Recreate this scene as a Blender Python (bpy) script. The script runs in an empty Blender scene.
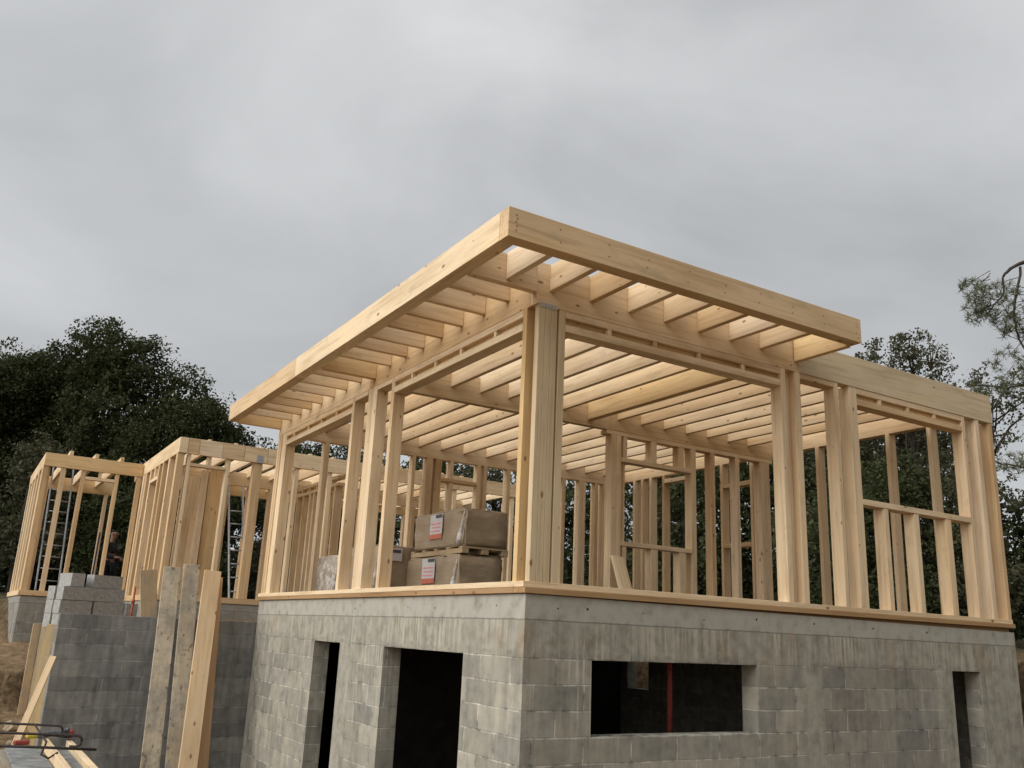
import bpy, bmesh, math, random
import numpy as np
from mathutils import Vector, Matrix
R_ = math.radians
rnd = random.Random(7)
S = bpy.context.scene
COL = S.collection

# ------------------------------------------------------------------ camera
cd = bpy.data.cameras.new('camera'); cam = bpy.data.objects.new('camera', cd); COL.objects.link(cam)
cR = Vector((0.85054936, -0.52410161, 0.04339693)); cU = Vector((-0.17743494, -0.20831184, 0.96183316))
cF = cR.cross(cU) * -1
M = Matrix((cR, cU, -cF)).transposed() if cF.y > 0 else Matrix((cR, cU, cF)).transposed()
cam.matrix_world = Matrix.Translation((-3.9545, -6.2341, -0.3229)) @ M.to_4x4()
cd.sensor_width = 36; cd.lens = 31.348; cd.clip_end = 2000; cd.clip_start = 0.05
S.camera = cam

# ------------------------------------------------------------------ sky, sun, exposure
SUN_DIR = Vector((-0.86, -0.14, 0.52)).normalized()
w = bpy.data.worlds.new('World'); S.world = w; w.use_nodes = True
nt = w.node_tree; nt.nodes.clear()
def N(nt, t, **k):
    n = nt.nodes.new(t)
    for a, b in k.items():
        if a.startswith('i_'):
            n.inputs[int(a[2:])].default_value = b
        else: setattr(n, a, b)
    return n
def LK(nt, a, b): nt.links.new(a, b)
out = N(nt, 'ShaderNodeOutputWorld')
bg = N(nt, 'ShaderNodeBackground'); LK(nt, bg.outputs[0], out.inputs[0]); bg.inputs[1].default_value = 0.1
sky = N(nt, 'ShaderNodeTexSky', sky_type='NISHITA', sun_disc=False)
sky.sun_elevation = math.asin(SUN_DIR.z); sky.sun_rotation = math.atan2(SUN_DIR.x, SUN_DIR.y)
tc = N(nt, 'ShaderNodeTexCoord')
sep = N(nt, 'ShaderNodeSeparateXYZ'); LK(nt, tc.outputs['Generated'], sep.inputs[0])
mp = N(nt, 'ShaderNodeMapping'); mp.inputs['Scale'].default_value = (1, 1, 1.7); mp.inputs['Location'].default_value = (3.3, 1.2, .6)
LK(nt, tc.outputs['Generated'], mp.inputs[0])
n1 = N(nt, 'ShaderNodeTexNoise'); n1.inputs['Scale'].default_value = 2.1; n1.inputs['Detail'].default_value = 6; n1.inputs['Roughness'].default_value = .50; n1.inputs['Distortion'].default_value = .5
LK(nt, mp.outputs[0], n1.inputs[0])
rp = N(nt, 'ShaderNodeValToRGB'); LK(nt, n1.outputs[0], rp.inputs[0])
e = rp.color_ramp.elements
e[0].position = .34; e[0].color = (4.95, 5.05, 5.12, 1); e[1].position = .66; e[1].color = (7.0, 7.1, 7.18, 1)
# overcast deck is brighter overhead
gr = N(nt, 'ShaderNodeMapRange'); gr.inputs[1].default_value = .25; gr.inputs[2].default_value = 1.0; gr.inputs[3].default_value = .98; gr.inputs[4].default_value = 1.2
LK(nt, sep.outputs[2], gr.inputs[0])
mu = N(nt, 'ShaderNodeMix', data_type='RGBA', blend_type='MULTIPLY'); mu.inputs[0].default_value = 1
LK(nt, rp.outputs[0], mu.inputs[6])
# the cloud is thinner and brighter towards the hidden sun, darker on the far side
dt = N(nt, 'ShaderNodeVectorMath', operation='DOT_PRODUCT'); LK(nt, tc.outputs['Generated'], dt.inputs[0]); dt.inputs[1].default_value = SUN_DIR
la = N(nt, 'ShaderNodeMapRange'); LK(nt, dt.outputs['Value'], la.inputs[0]); la.inputs[1].default_value = -.8; la.inputs[2].default_value = .4; la.inputs[3].default_value = .78; la.inputs[4].default_value = 1.08
lb = N(nt, 'ShaderNodeMapRange'); LK(nt, dt.outputs['Value'], lb.inputs[0]); lb.inputs[1].default_value = .36; lb.inputs[2].default_value = 1.0; lb.inputs[3].default_value = 0; lb.inputs[4].default_value = 2.7
ad = N(nt, 'ShaderNodeMath', operation='ADD'); LK(nt, la.outputs[0], ad.inputs[0]); LK(nt, lb.outputs[0], ad.inputs[1])
ml = N(nt, 'ShaderNodeMath', operation='MULTIPLY'); LK(nt, ad.outputs[0], ml.inputs[0]); LK(nt, gr.outputs[0], ml.inputs[1]); 
# and the unseen sky towards -Y is dimmed, added to darken front faces
lc = N(nt, 'ShaderNodeMapRange'); LK(nt, sep.outputs[1], lc.inputs[0]); lc.inputs[1].default_value = -.45; lc.inputs[2].default_value = .30; lc.inputs[3].default_value = .60; lc.inputs[4].default_value = 1.0
m3 = N(nt, 'ShaderNodeMath', operation='MULTIPLY'); LK(nt, ml.outputs[0], m3.inputs[0]); LK(nt, lc.outputs[0], m3.inputs[1]); LK(nt, m3.outputs[0], mu.inputs[7])
mx = N(nt, 'ShaderNodeMix', data_type='RGBA'); mx.inputs[0].default_value = .93
LK(nt, sky.outputs[0], mx.inputs[6]); LK(nt, mu.outputs[2], mx.inputs[7]); LK(nt, mx.outputs[2], bg.inputs[0])
sd = bpy.data.lights.new('sun', 'SUN'); sun = bpy.data.objects.new('sun', sd); COL.objects.link(sun)
sd.energy = 1.5; sd.angle = R_(45); sd.color = (1, .97, .91)
sun.rotation_euler = SUN_DIR.to_track_quat('Z', 'Y').to_euler()
vs = S.view_settings; vs.view_transform = 'Standard'; vs.look = 'None'; vs.gamma = 1; vs.exposure = 0.06; vs.use_curve_mapping = False

# ------------------------------------------------------------------ materials
def mat(name):
    m = bpy.data.materials.new(name); m.use_nodes = True
    b = m.node_tree.nodes['Principled BSDF']; return m, m.node_tree, b
def ramp(nt, src, stops):
    r = N(nt, 'ShaderNodeValToRGB'); LK(nt, src, r.inputs[0]); el = r.color_ramp.elements
    while len(el) < len(stops): el.new(.5)
    for q, (p, c) in zip(el, stops): q.position = p; q.color = (*c, 1)
    return r.outputs[0]
def mixc(nt, f, a, b, mode='MIX'):
    m = N(nt, 'ShaderNodeMix', data_type='RGBA', blend_type=mode)
    for i, v in ((0, f), (6, a), (7, b)):
        if isinstance(v, (int, float)): m.inputs[i].default_value = v
        elif isinstance(v, tuple): m.inputs[i].default_value = (*v, 1)
        else: LK(nt, v, m.inputs[i])
    return m.outputs[2]
def math_(nt, op, a, b=0.0, c=None):
    m = N(nt, 'ShaderNodeMath', operation=op)
    for i, v in enumerate((a, b, c)):
        if v is None: continue
        if isinstance(v, (int, float)): m.inputs[i].default_value = v
        else: LK(nt, v, m.inputs[i])
    return m.outputs[0]
def noise(nt, vec, scale, detail=4, rough=.55):
    n = N(nt, 'ShaderNodeTexNoise'); n.inputs['Scale'].default_value = scale; n.inputs['Detail'].default_value = detail; n.inputs['Roughness'].default_value = rough
    LK(nt, vec, n.inputs['Vector']); return n.outputs[0]
def mapping(nt, vec, scale, loc=None):
    m = N(nt, 'ShaderNodeMapping'); m.inputs['Scale'].default_value = scale; LK(nt, vec, m.inputs[0])
    if loc is not None: LK(nt, loc, m.inputs['Location'])
    return m.outputs[0]
def bump(nt, b, h, s=.3, d=.01):
    n = N(nt, 'ShaderNodeBump'); n.inputs['Strength'].default_value = s; n.inputs['Distance'].default_value = d
    LK(nt, h, n.inputs['Height']); LK(nt, n.outputs[0], b.inputs['Normal'])

def wood(name, axis, pal, knots=True, stain=0.0):
    m, nt, b = mat(name)
    tc = N(nt, 'ShaderNodeTexCoord'); oi = N(nt, 'ShaderNodeObjectInfo')
    off = N(nt, 'ShaderNodeCombineXYZ')
    for i, k in enumerate((37., 91., 53.)): LK(nt, math_(nt, 'MULTIPLY', oi.outputs['Random'], k), off.inputs[i])
    def sc(a, c): return tuple(a if i == axis else c for i in range(3))
    g = mapping(nt, tc.outputs['Object'], sc(1.2, 28), off.outputs[0])
    g1 = noise(nt, g, 1.0, 6, .6)
    t1 = noise(nt, mapping(nt, tc.outputs['Object'], sc(.8, 3.5), off.outputs[0]), 1.0, 3)
    base = ramp(nt, oi.outputs['Random'], [(0, pal[0]), (.3, pal[1]), (.62, pal[2]), (1, pal[3])])
    c = mixc(nt, 1.0, base, ramp(nt, g1, [(.3, (.80, .74, .66)), (.5, (1, 1, 1)), (.72, (1.08, 1.06, 1.04))]), 'MULTIPLY')
    c = mixc(nt, 1.0, c, ramp(nt, t1, [(.28, (.80, .74, .66)), (.52, (1, 1, 1)), (.75, (1.06, 1.02, .94))]), 'MULTIPLY')
    # rain stains and grey handling marks
    wt = noise(nt, mapping(nt, tc.outputs['Object'], sc(2.2, 6), off.outputs[0]), 1.0, 6, .7)
    c = mixc(nt, ramp(nt, wt, [(.57, (0, 0, 0)), (.72, (.42,) * 3)]), c, (.33, .265, .17))
    if knots:
        v = N(nt, 'ShaderNodeTexVoronoi'); v.inputs['Scale'].default_value = 1.0
        LK(nt, mapping(nt, tc.outputs['Object'], sc(4.6, 9.5), off.outputs[0]), v.inputs['Vector'])
        sepc = N(nt, 'ShaderNodeSeparateColor'); LK(nt, v.outputs['Color'], sepc.inputs[0])
        rad = math_(nt, 'MULTIPLY', math_(nt, 'MAXIMUM', math_(nt, 'SUBTRACT', sepc.outputs[0], .30), 0.0), .20)
        kf = N(nt, 'ShaderNodeMapRange'); LK(nt, math_(nt, 'SUBTRACT', v.outputs['Distance'], rad), kf.inputs[0])
        kf.inputs[1].default_value = .03; kf.inputs[2].default_value = -.02; kf.inputs[3].default_value = 0; kf.inputs[4].default_value = .82
        c = mixc(nt, kf.outputs[0], c, (.20, .095, .035))
    if stain:
        s = noise(nt, mapping(nt, tc.outputs['Object'], (5, 5, 5), off.outputs[0]), 1.0, 6, .65)
        c = mixc(nt, ramp(nt, s, [(.42, (0, 0, 0)), (.62, (stain,) * 3)]), c, (.26, .24, .20))
        s2 = noise(nt, mapping(nt, tc.outputs['Object'], (16, 16, 11), off.outputs[0]), 1.0, 3, .6)
        c = mixc(nt, ramp(nt, s2, [(.60, (0, 0, 0)), (.68, (stain * .9,) * 3)]), c, (.10, .085, .065))
    LK(nt, c, b.inputs['Base Color']); b.inputs['Roughness'].default_value = .72; b.inputs['Specular IOR Level'].default_value = .25
    bump(nt, b, g1, .25, .004)
    return m
PALE = [(.71, .53, .325), (.76, .60, .40), (.59, .405, .22), (.77, .615, .43)]
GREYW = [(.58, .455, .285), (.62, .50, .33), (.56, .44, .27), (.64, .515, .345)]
ORNG = [(.66, .46, .23), (.70, .50, .27), (.64, .44, .21), (.71, .52, .29)]
BRWN = [(.36, .22, .105), (.40, .25, .12), (.34, .205, .10), (.42, .27, .14)]
WD = [wood('spruce_%s' % 'xyz'[i], i, PALE) for i in range(3)]
WO = [wood('orange_spruce_%s' % 'xyz'[i], i, ORNG) for i in range(3)]
WG = [wood('grey_spruce_%s' % 'xyz'[i], i, GREYW) for i in range(3)]  # greyer, darker spruce for the corner post and right front beam
WB = [wood('treated_timber_%s' % 'xyz'[i], i, BRWN) for i in range(3)]
FORM = wood('cement_stained_board', 2, [(.50, .43, .32), (.53, .46, .35), (.48, .41, .30), (.55, .48, .37)], True, .8)
OLDW = wood('weathered_board', 2, [(.45, .33, .19), (.48, .36, .21), (.44, .31, .17), (.5, .38, .24)], True, .4)

def block_mat(name, tone, zlint, masks=True, clay=0.0, lint=True, mfac=.85, drp=.42):
    """hollow concrete block masonry in 0.5 x 0.2 courses, with smooth cast zones"""
    m, nt, b = mat(name)
    tc = N(nt, 'ShaderNodeTexCoord'); O = tc.outputs['Object']
    sp = N(nt, 'ShaderNodeSeparateXYZ'); LK(nt, O, sp.inputs[0]); X, Y, Z = sp.outputs
    u = math_(nt, 'SUBTRACT', X, Y); cv = N(nt, 'ShaderNodeCombineXYZ')
    LK(nt, math_(nt, 'ADD', u, .18), cv.inputs[0]); LK(nt, math_(nt, 'ADD', Z, 20.1), cv.inputs[1])
    wob = noise(nt, O, 3.5, 3)
    cw = N(nt, 'ShaderNodeVectorMath', operation='ADD'); LK(nt, cv.outputs[0], cw.inputs[0])
    wv = N(nt, 'ShaderNodeCombineXYZ'); LK(nt, math_(nt, 'MULTIPLY', math_(nt, 'SUBTRACT', wob, .5), .03), wv.inputs[0]); LK(nt, math_(nt, 'MULTIPLY', math_(nt, 'SUBTRACT', wob, .5), .022), wv.inputs[1]); LK(nt, wv.outputs[0], cw.inputs[1])
    br = N(nt, 'ShaderNodeTexBrick'); br.offset = .44; LK(nt, cw.outputs[0], br.inputs[0])
    br.inputs['Color1'].default_value = (0, 0, 0, 1); br.inputs['Color2'].default_value = (1, 1, 1, 1); br.inputs['Mortar'].default_value = (.5, .5, .5, 1)
    br.inputs['Scale'].default_value = 1; br.inputs['Mortar Size'].default_value = .0075; br.inputs['Mortar Smooth'].default_value = .3
    br.inputs['Brick Width'].default_value = .5; br.inputs['Row Height'].default_value = .2
    fine = noise(nt, O, 90, 4, .7); mid = noise(nt, O, 7, 5, .6); big = noise(nt, O, 1.6, 4, .55)
    drip = noise(nt, mapping(nt, cv.outputs[0], (11, .9, 1)), 1.0, 5, .6)
    blk = mixc(nt, br.outputs['Color'], tuple(.76 * t for t in tone), tuple(1.10 * t for t in tone))
    blk = mixc(nt, .9, blk, ramp(nt, mid, [(.3, (.72, .71, .70)), (.5, (1, 1, 1)), (.72, (1.22, 1.19, 1.13))]), 'MULTIPLY')
    hs = N(nt, 'ShaderNodeSeparateColor'); LK(nt, br.outputs['Color'], hs.inputs[0])
    odd = math_(nt, 'FRACT', math_(nt, 'MULTIPLY', hs.outputs[0], 7.31))
    blk = mixc(nt, .5, blk, ramp(nt, odd, [(.15, (.72, .73, .75)), (.4, (1, 1, 1)), (.7, (1.04, 1.0, .93)), (.95, (1.16, 1.13, 1.06))]), 'MULTIPLY')
    # mortar: light where it oozes, dark where a joint is open
    mort = ramp(nt, mid, [(.38, tuple(.45 * t for t in tone)), (.47, tuple(1.0 * t for t in tone)), (.58, tuple(1.7 * t for t in tone))])
    blk = mixc(nt, math_(nt, 'MULTIPLY', br.outputs['Fac'], mfac), blk, mort)
    smear = ramp(nt, noise(nt, mapping(nt, cv.outputs[0], (2.3, 1.6, 1)), 1, 6, .62), [(.44, (0, 0, 0)), (.64, (.40,) * 3)])
    blk = mixc(nt, smear, blk, tuple(t * k for t, k in zip(tone, (1.22, 1.19, 1.08))))
    blk = mixc(nt, drp, blk, ramp(nt, drip, [(.34, (.70, .69, .66)), (.5, (1, 1, 1)), (.68, (1.32, 1.29, 1.2))]), 'MULTIPLY')
    conc = mixc(nt, .5, tuple(1.05 * t for t in tone), ramp(nt, drip, [(.3, (.62, .60, .55)), (.5, (1, .99, .95)), (.7, (1.3, 1.27, 1.16))]), 'MULTIPLY')
    conc = mixc(nt, .95, conc, ramp(nt, mid, [(.3, (.64, .62, .58)), (.55, (1, 1, 1)), (.75, (1.12, 1.08, .98))]), 'MULTIPLY')
    slab = mixc(nt, .95, tuple(1.2 * t for t in tone), ramp(nt, mid, [(.28, (.60, .60, .57)), (.40, (.88, .88, .86)), (.5, (1, 1, 1)), (.75, (1.12, 1.12, 1.1))]), 'MULTIPLY')
    h = math_(nt, 'ADD', math_(nt, 'MULTIPLY', fine, .35), math_(nt, 'SUBTRACT', math_(nt, 'MULTIPLY', mid, .5), math_(nt, 'MULTIPLY', br.outputs['Fac'], 2.2)))
    col = blk
    if masks:
        zr = math_(nt, 'ADD', Z, math_(nt, 'MULTIPLY', math_(nt, 'SUBTRACT', noise(nt, mapping(nt, cv.outputs[0], (3.2, 1.3, 1)), 1, 5), .5), .20))
        def soft(v, lo, hi):
            r = N(nt, 'ShaderNodeMapRange'); LK(nt, v, r.inputs[0]); r.inputs[1].default_value = lo; r.inputs[2].default_value = hi; return r.outputs[0]
        if lint:
            fl = soft(zr, -.50, -.44)
            # cast columns in the front wall and by the doorways, and the rendered pier beside the far door
            wx = math_(nt, 'ADD', X, math_(nt, 'MULTIPLY', math_(nt, 'SUBTRACT', mid, .5), .12))
            front = soft(Y, .03, .01)
            c1 = math_(nt, 'MULTIPLY', front, soft(math_(nt, 'ABSOLUTE', math_(nt, 'SUBTRACT', wx, 3.36)), .15, .11))
            c2 = math_(nt, 'MULTIPLY', front, soft(wx, 5.25, 5.45))
            wy = math_(nt, 'ADD', Y, math_(nt, 'MULTIPLY', math_(nt, 'SUBTRACT', mid, .5), .1))
            side = soft(X, .03, .01)
            c3 = math_(nt, 'MULTIPLY', math_(nt, 'MULTIPLY', side, soft(Y, .2, .25)), soft(math_(nt, 'ABSOLUTE', math_(nt, 'SUBTRACT', wy, 3.78)), .19, .15))
            c4 = math_(nt, 'MULTIPLY', side, soft(wy, 7.15, 7.25))
            for q in (c1, c2, c3, c4): fl = math_(nt, 'MAXIMUM', fl, q)
            # cement runs: pale milky streaks and dark wet ones hanging from the slab edge
            run = noise(nt, mapping(nt, cv.outputs[0], (30, 1.5, 1)), 1, 4, .6)
            patch = noise(nt, mapping(nt, cv.outputs[0], (1.1, .6, 1)), 1, 3)
            pat2 = ramp(nt, noise(nt, mapping(nt, cv.outputs[0], (2.2, 2.0, 1)), 1, 5, .6), [(.40, (0, 0, 0)), (.60, (1, 1, 1))])
            top = math_(nt, 'MULTIPLY', soft(math_(nt, 'ADD', Z, math_(nt, 'MULTIPLY', patch, .8)), -.45, .15), pat2)
            conc = mixc(nt, math_(nt, 'MULTIPLY', top, ramp(nt, run, [(.50, (0, 0, 0)), (.60, (.75,) * 3)])), conc, tuple(t * k for t, k in zip(tone, (1.65, 1.60, 1.42))))
            conc = mixc(nt, math_(nt, 'MULTIPLY', top, ramp(nt, run, [(.34, (.8,) * 3), (.44, (0, 0, 0))])), conc, tuple(t * k for t, k in zip(tone, (.52, .47, .38))))
            col = mixc(nt, math_(nt, 'MULTIPLY', math_(nt, 'MULTIPLY', soft(math_(nt, 'ADD', Z, math_(nt, 'MULTIPLY', patch, 1.1)), -.75, .1), ramp(nt, patch, [(.45, (0, 0, 0)), (.6, (1, 1, 1))])), ramp(nt, run, [(.54, (0, 0, 0)), (.62, (.8,) * 3)])), col, tuple(t * 1.6 for t in tone))
            panel = math_(nt, 'MULTIPLY', math_(nt, 'MULTIPLY', front, soft(wx, 3.44, 3.50)), soft(wx, 5.35, 5.25))
            col = mixc(nt, math_(nt, 'MULTIPLY', panel, .75), col, (.80, .80, .82), 'MULTIPLY')
            edge_ = soft(math_(nt, 'ABSOLUTE', math_(nt, 'ADD', zr, .475)), .03, .005)
            col = mixc(nt, fl, col, conc)
            col = mixc(nt, math_(nt, 'MULTIPLY', edge_, ramp(nt, mid, [(.50, (0, 0, 0)), (.60, (.35,) * 3)])), col, (.09, .08, .07))
            h = math_(nt, 'ADD', math_(nt, 'MULTIPLY', h, math_(nt, 'SUBTRACT', 1.0, fl)), math_(nt, 'MULTIPLY', math_(nt, 'MULTIPLY', mid, .8), fl))
        zs = math_(nt, 'ADD', Z, math_(nt, 'MULTIPLY', math_(nt, 'SUBTRACT', mid, .5), .02))
        fs = soft(zs, zlint - .006, zlint + .004)
        col = mixc(nt, fs, col, slab)
        line = soft(math_(nt, 'ABSOLUTE', math_(nt, 'SUBTRACT', zs, zlint)), .008, .003)
        col = mixc(nt, math_(nt, 'MULTIPLY', line, .55), col, (.07, .065, .06))
        rust = math_(nt, 'MULTIPLY', ramp(nt, noise(nt, mapping(nt, cv.outputs[0], (2.6, 1.1, 1)), 1, 4), [(.56, (0, 0, 0)), (.70, (1, 1, 1))]), soft(Z, -.75, -.35))
        col = mixc(nt, math_(nt, 'MULTIPLY', rust, .40), col, (.30, .20, .10))
        # tie holes along the slab edge
    if clay:
        cl = ramp(nt, big, [(.3, (0, 0, 0)), (.5, (clay,) * 3)])
        col = mixc(nt, cl, col, (.36, .245, .11))
    LK(nt, col, b.inputs['Base Color']); b.inputs['Roughness'].default_value = .92; b.inputs['Specular IOR Level'].default_value = .15
    bump(nt, b, h, .55, .012)
    return m
BLOCK = block_mat('block_masonry', (.318, .299, .254), -.20)
BLKD = block_mat('damp_block_masonry', (.225, .226, .222), -.2, masks=False, mfac=.6, drp=.7)
BLKC = block_mat('clay_smeared_blocks', (.22, .20, .16), -.2, masks=False, clay=.8)
BLKF = block_mat('wing_base_render', (.25, .24, .215), -.14, lint=False)

def simple(name, c, rough=.6, metal=0, var=.25, scale=12, spec=.3, bmp=.15):
    m, nt, b = mat(name); tc = N(nt, 'ShaderNodeTexCoord')
    n = noise(nt, tc.outputs['Object'], scale, 5, .6)
    LK(nt, mixc(nt, 1, tuple(c), ramp(nt, n, [(.3, (1 - var,) * 3), (.7, (1 + var,) * 3)]), 'MULTIPLY'), b.inputs['Base Color'])
    b.inputs['Roughness'].default_value = rough; b.inputs['Metallic'].default_value = metal; b.inputs['Specular IOR Level'].default_value = spec
    if bmp: bump(nt, b, n, bmp, .01)
    return m
LOOSEB = simple('loose_block_concrete', (.35, .342, .32), .95, 0, .2, 26, .1, .5)
DARKW = simple('interior_shade_concrete', (.05, .046, .04), .95, 0, .3, 6, .05, .4)  # basement darkness put into the colour of its inner walls, slab and floor
STEELR = simple('red_prop_paint', (.26, .05, .035), .6, 0, .5, 30)
RUST = simple('rusty_steel', (.36, .10, .045), .8, .2, .4, 40)
REBAR = simple('dark_rebar', (.045, .036, .032), .7, .5, .4, 60)
ALU = simple('aluminium', (.42, .43, .44), .45, .7, .15, 8)
ALUD = simple('dull_aluminium', (.26, .265, .27), .5, .6, .2, 8)
PAPER = simple('label_paper', (.52, .49, .48), .6, 0, .05, 10, .3, 0)
REDP = simple('label_red', (.50, .14, .085), .5, 0, .1, 10, .3, 0)
INK = simple('label_ink', (.07, .07, .08), .5, 0, .1, 10, .3, 0)
PINK = simple('label_red_text', (.68, .24, .22), .5, 0, .1, 10, .3, 0)
TOOLG = simple('tool_grey', (.085, .09, .095), .5, 0, .2)
TOOLR = simple('tool_red', (.27, .045, .03), .45, 0, .15)
TOOLY = simple('tool_yellow', (.55, .42, .05), .5, 0, .15)
GREYP = simple('grey_panel', (.20, .205, .20), .7, 0, .45, 9)
BLUEL = simple('blue_level', (.02, .02, .07), .5, 0, .1)
SKIN = simple('skin', (.24, .13, .09), .6, 0, .1)
CLOTH = simple('dark_work_jacket', (.018, .020, .020), .9, 0, .3)
PANTS = simple('dark_work_trousers', (.014, .015, .022), .9, 0, .3)
HAIR = simple('dark_hair', (.02, .014, .01), .8, 0, .3)
BARK = simple('bark', (.060, .048, .038), .95, 0, .45, 9, .1, .8)
STONE = simple('limestone', (.33, .27, .19), .95, 0, .3, 7, .1, .6)

def film_mat():
    m, nt, b = mat('wrapped_insulation'); tc = N(nt, 'ShaderNodeTexCoord'); O = tc.outputs['Object']
    n = noise(nt, mapping(nt, O, (4, 4, 4)), 1, 5, .6)
    st = noise(nt, mapping(nt, O, (7, 5, 26)), 1, 4, .65)
    c = mixc(nt, ramp(nt, n, [(.3, (0, 0, 0)), (.7, (1, 1, 1))]), (.235, .165, .095), (.30, .22, .135))
    c = mixc(nt, ramp(nt, st, [(.56, (0, 0, 0)), (.74, (.35,) * 3)]), c, (.42, .39, .36))
    LK(nt, c, b.inputs['Base Color']); b.inputs['Roughness'].default_value = .6
    b.inputs['Coat Weight'].default_value = .15; b.inputs['Coat Roughness'].default_value = .22
    bump(nt, b, st, .5, .015); return m
FILM = film_mat()
def wrap_mat():
    m, nt, b = mat('stretch_film'); tc = N(nt, 'ShaderNodeTexCoord')
    st = noise(nt, mapping(nt, tc.outputs['Object'], (9, 9, 12)), 1, 5, .7)
    c = ramp(nt, st, [(.3, (.22, .18, .14)), (.5, (.34, .29, .24)), (.7, (.62, .60, .58))])
    LK(nt, c, b.inputs['Base Color']); b.inputs['Roughness'].default_value = .25; bump(nt, b, st, .8, .02); return m
WRAP = wrap_mat()

def leaf_mat(name, a, bcol, trans=.25):
    m, nt, b = mat(name); g = N(nt, 'ShaderNodeNewGeometry'); tc = N(nt, 'ShaderNodeTexCoord')
    big = noise(nt, tc.outputs['Object'], 1.3, 3)
    f = math_(nt, 'ADD', math_(nt, 'MULTIPLY', g.outputs['Random Per Island'], .7), math_(nt, 'MULTIPLY', big, .45))
    c = mixc(nt, f, a, bcol)
    LK(nt, c, b.inputs['Base Color']); b.inputs['Roughness'].default_value = .75; b.inputs['Specular IOR Level'].default_value = .12
    tr = N(nt, 'ShaderNodeBsdfTranslucent'); LK(nt, c, tr.inputs[0])
    ms = N(nt, 'ShaderNodeMixShader'); ms.inputs[0].default_value = trans
    LK(nt, b.outputs[0], ms.inputs[1]); LK(nt, tr.outputs[0], ms.inputs[2])
    LK(nt, ms.outputs[0], nt.nodes['Material Output'].inputs[0]); return m
OAKL = leaf_mat('holm_oak_leaves', (.022, .028, .010), (.066, .076, .030))
OAKR = leaf_mat('downy_oak_leaves', (.035, .040, .020), (.115, .108, .062))
PINEL = leaf_mat('pine_needles', (.075, .085, .045), (.17, .18, .105))
SHRL = leaf_mat('shrub_leaves', (.022, .032, .012), (.055, .070, .028))

def ground_mat():
    m, nt, b = mat('site_earth'); tc = N(nt, 'ShaderNodeTexCoord'); O = tc.outputs['Object']
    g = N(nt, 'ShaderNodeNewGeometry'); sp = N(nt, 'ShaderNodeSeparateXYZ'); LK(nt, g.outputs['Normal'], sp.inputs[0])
    a = noise(nt, O, 1.1, 6, .65); f = noise(nt, O, 9, 6, .7); p = noise(nt, O, 40, 3, .7)
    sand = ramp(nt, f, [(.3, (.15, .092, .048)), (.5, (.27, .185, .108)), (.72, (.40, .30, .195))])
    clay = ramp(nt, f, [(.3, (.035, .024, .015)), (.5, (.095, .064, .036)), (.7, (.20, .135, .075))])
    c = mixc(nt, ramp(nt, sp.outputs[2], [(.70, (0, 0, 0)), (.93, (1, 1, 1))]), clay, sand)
    c = mixc(nt, ramp(nt, a, [(.42, (0, 0, 0)), (.62, (.55,) * 3)]), c, clay)
    so = N(nt, 'ShaderNodeSeparateXYZ'); LK(nt, O, so.inputs[0])
    d = math_(nt, 'MAXIMUM', math_(nt, 'SUBTRACT', so.outputs[1], 17.0), math_(nt, 'SUBTRACT', so.outputs[0], 10.0))
    litter = ramp(nt, f, [(.3, (.022, .020, .012)), (.55, (.06, .055, .03)), (.75, (.13, .10, .06))])
    mr = N(nt, 'ShaderNodeMapRange'); LK(nt, math_(nt, 'ADD', d, math_(nt, 'MULTIPLY', a, 3.0)), mr.inputs[0]); mr.inputs[1].default_value = 0; mr.inputs[2].default_value = 3
    c = mixc(nt, mr.outputs[0], c, litter)
    LK(nt, c, b.inputs['Base Color']); b.inputs['Roughness'].default_value = 1; b.inputs['Specular IOR Level'].default_value = .05
    bump(nt, b, math_(nt, 'ADD', math_(nt, 'MULTIPLY', f, 1.0), math_(nt, 'MULTIPLY', p, .5)), .9, .06); return m
EARTH = ground_mat()

# ------------------------------------------------------------------ helpers
def link(name, me, m, parent=None, loc=(0, 0, 0), rot=(0, 0, 0)):
    o = bpy.data.objects.new(name, me); COL.objects.link(o); o.location = loc; o.rotation_euler = rot
    if m is not None:
        if isinstance(m, (list, tuple)):
            for q in m: me.materials.append(q)
        else: me.materials.append(m)
    if parent: o.parent = parent
    return o
def tag(o, label, cat, group=None, kind=None):
    if label: o['label'] = label
    if cat: o['category'] = cat
    if group: o['group'] = group
    if kind: o['kind'] = kind
    return o
def thing(name, label, cat, loc=(0, 0, 0), rot=(0, 0, 0), group=None):
    o = bpy.data.objects.new(name, None); COL.objects.link(o); o.location = loc; o.rotation_euler = rot; o.empty_display_size = .2
    return tag(o, label, cat, group)
def bm_box(bm, x0, x1, y0, y1, z0, z1, bev=0.0, mi=0):
    vs = [bm.verts.new((x, y, z)) for x in (x0, x1) for y in (y0, y1) for z in (z0, z1)]
    fs = []
    for q in ((0, 1, 3, 2), (4, 6, 7, 5), (0, 4, 5, 1), (2, 3, 7, 6), (0, 2, 6, 4), (1, 5, 7, 3)):
        f = bm.faces.new([vs[i] for i in q]); f.material_index = mi; fs.append(f)
    if bev:
        es = set(e for f in fs for e in f.edges)
        bmesh.ops.bevel(bm, geom=list(es), offset=bev, segments=1, affect='EDGES')
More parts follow.
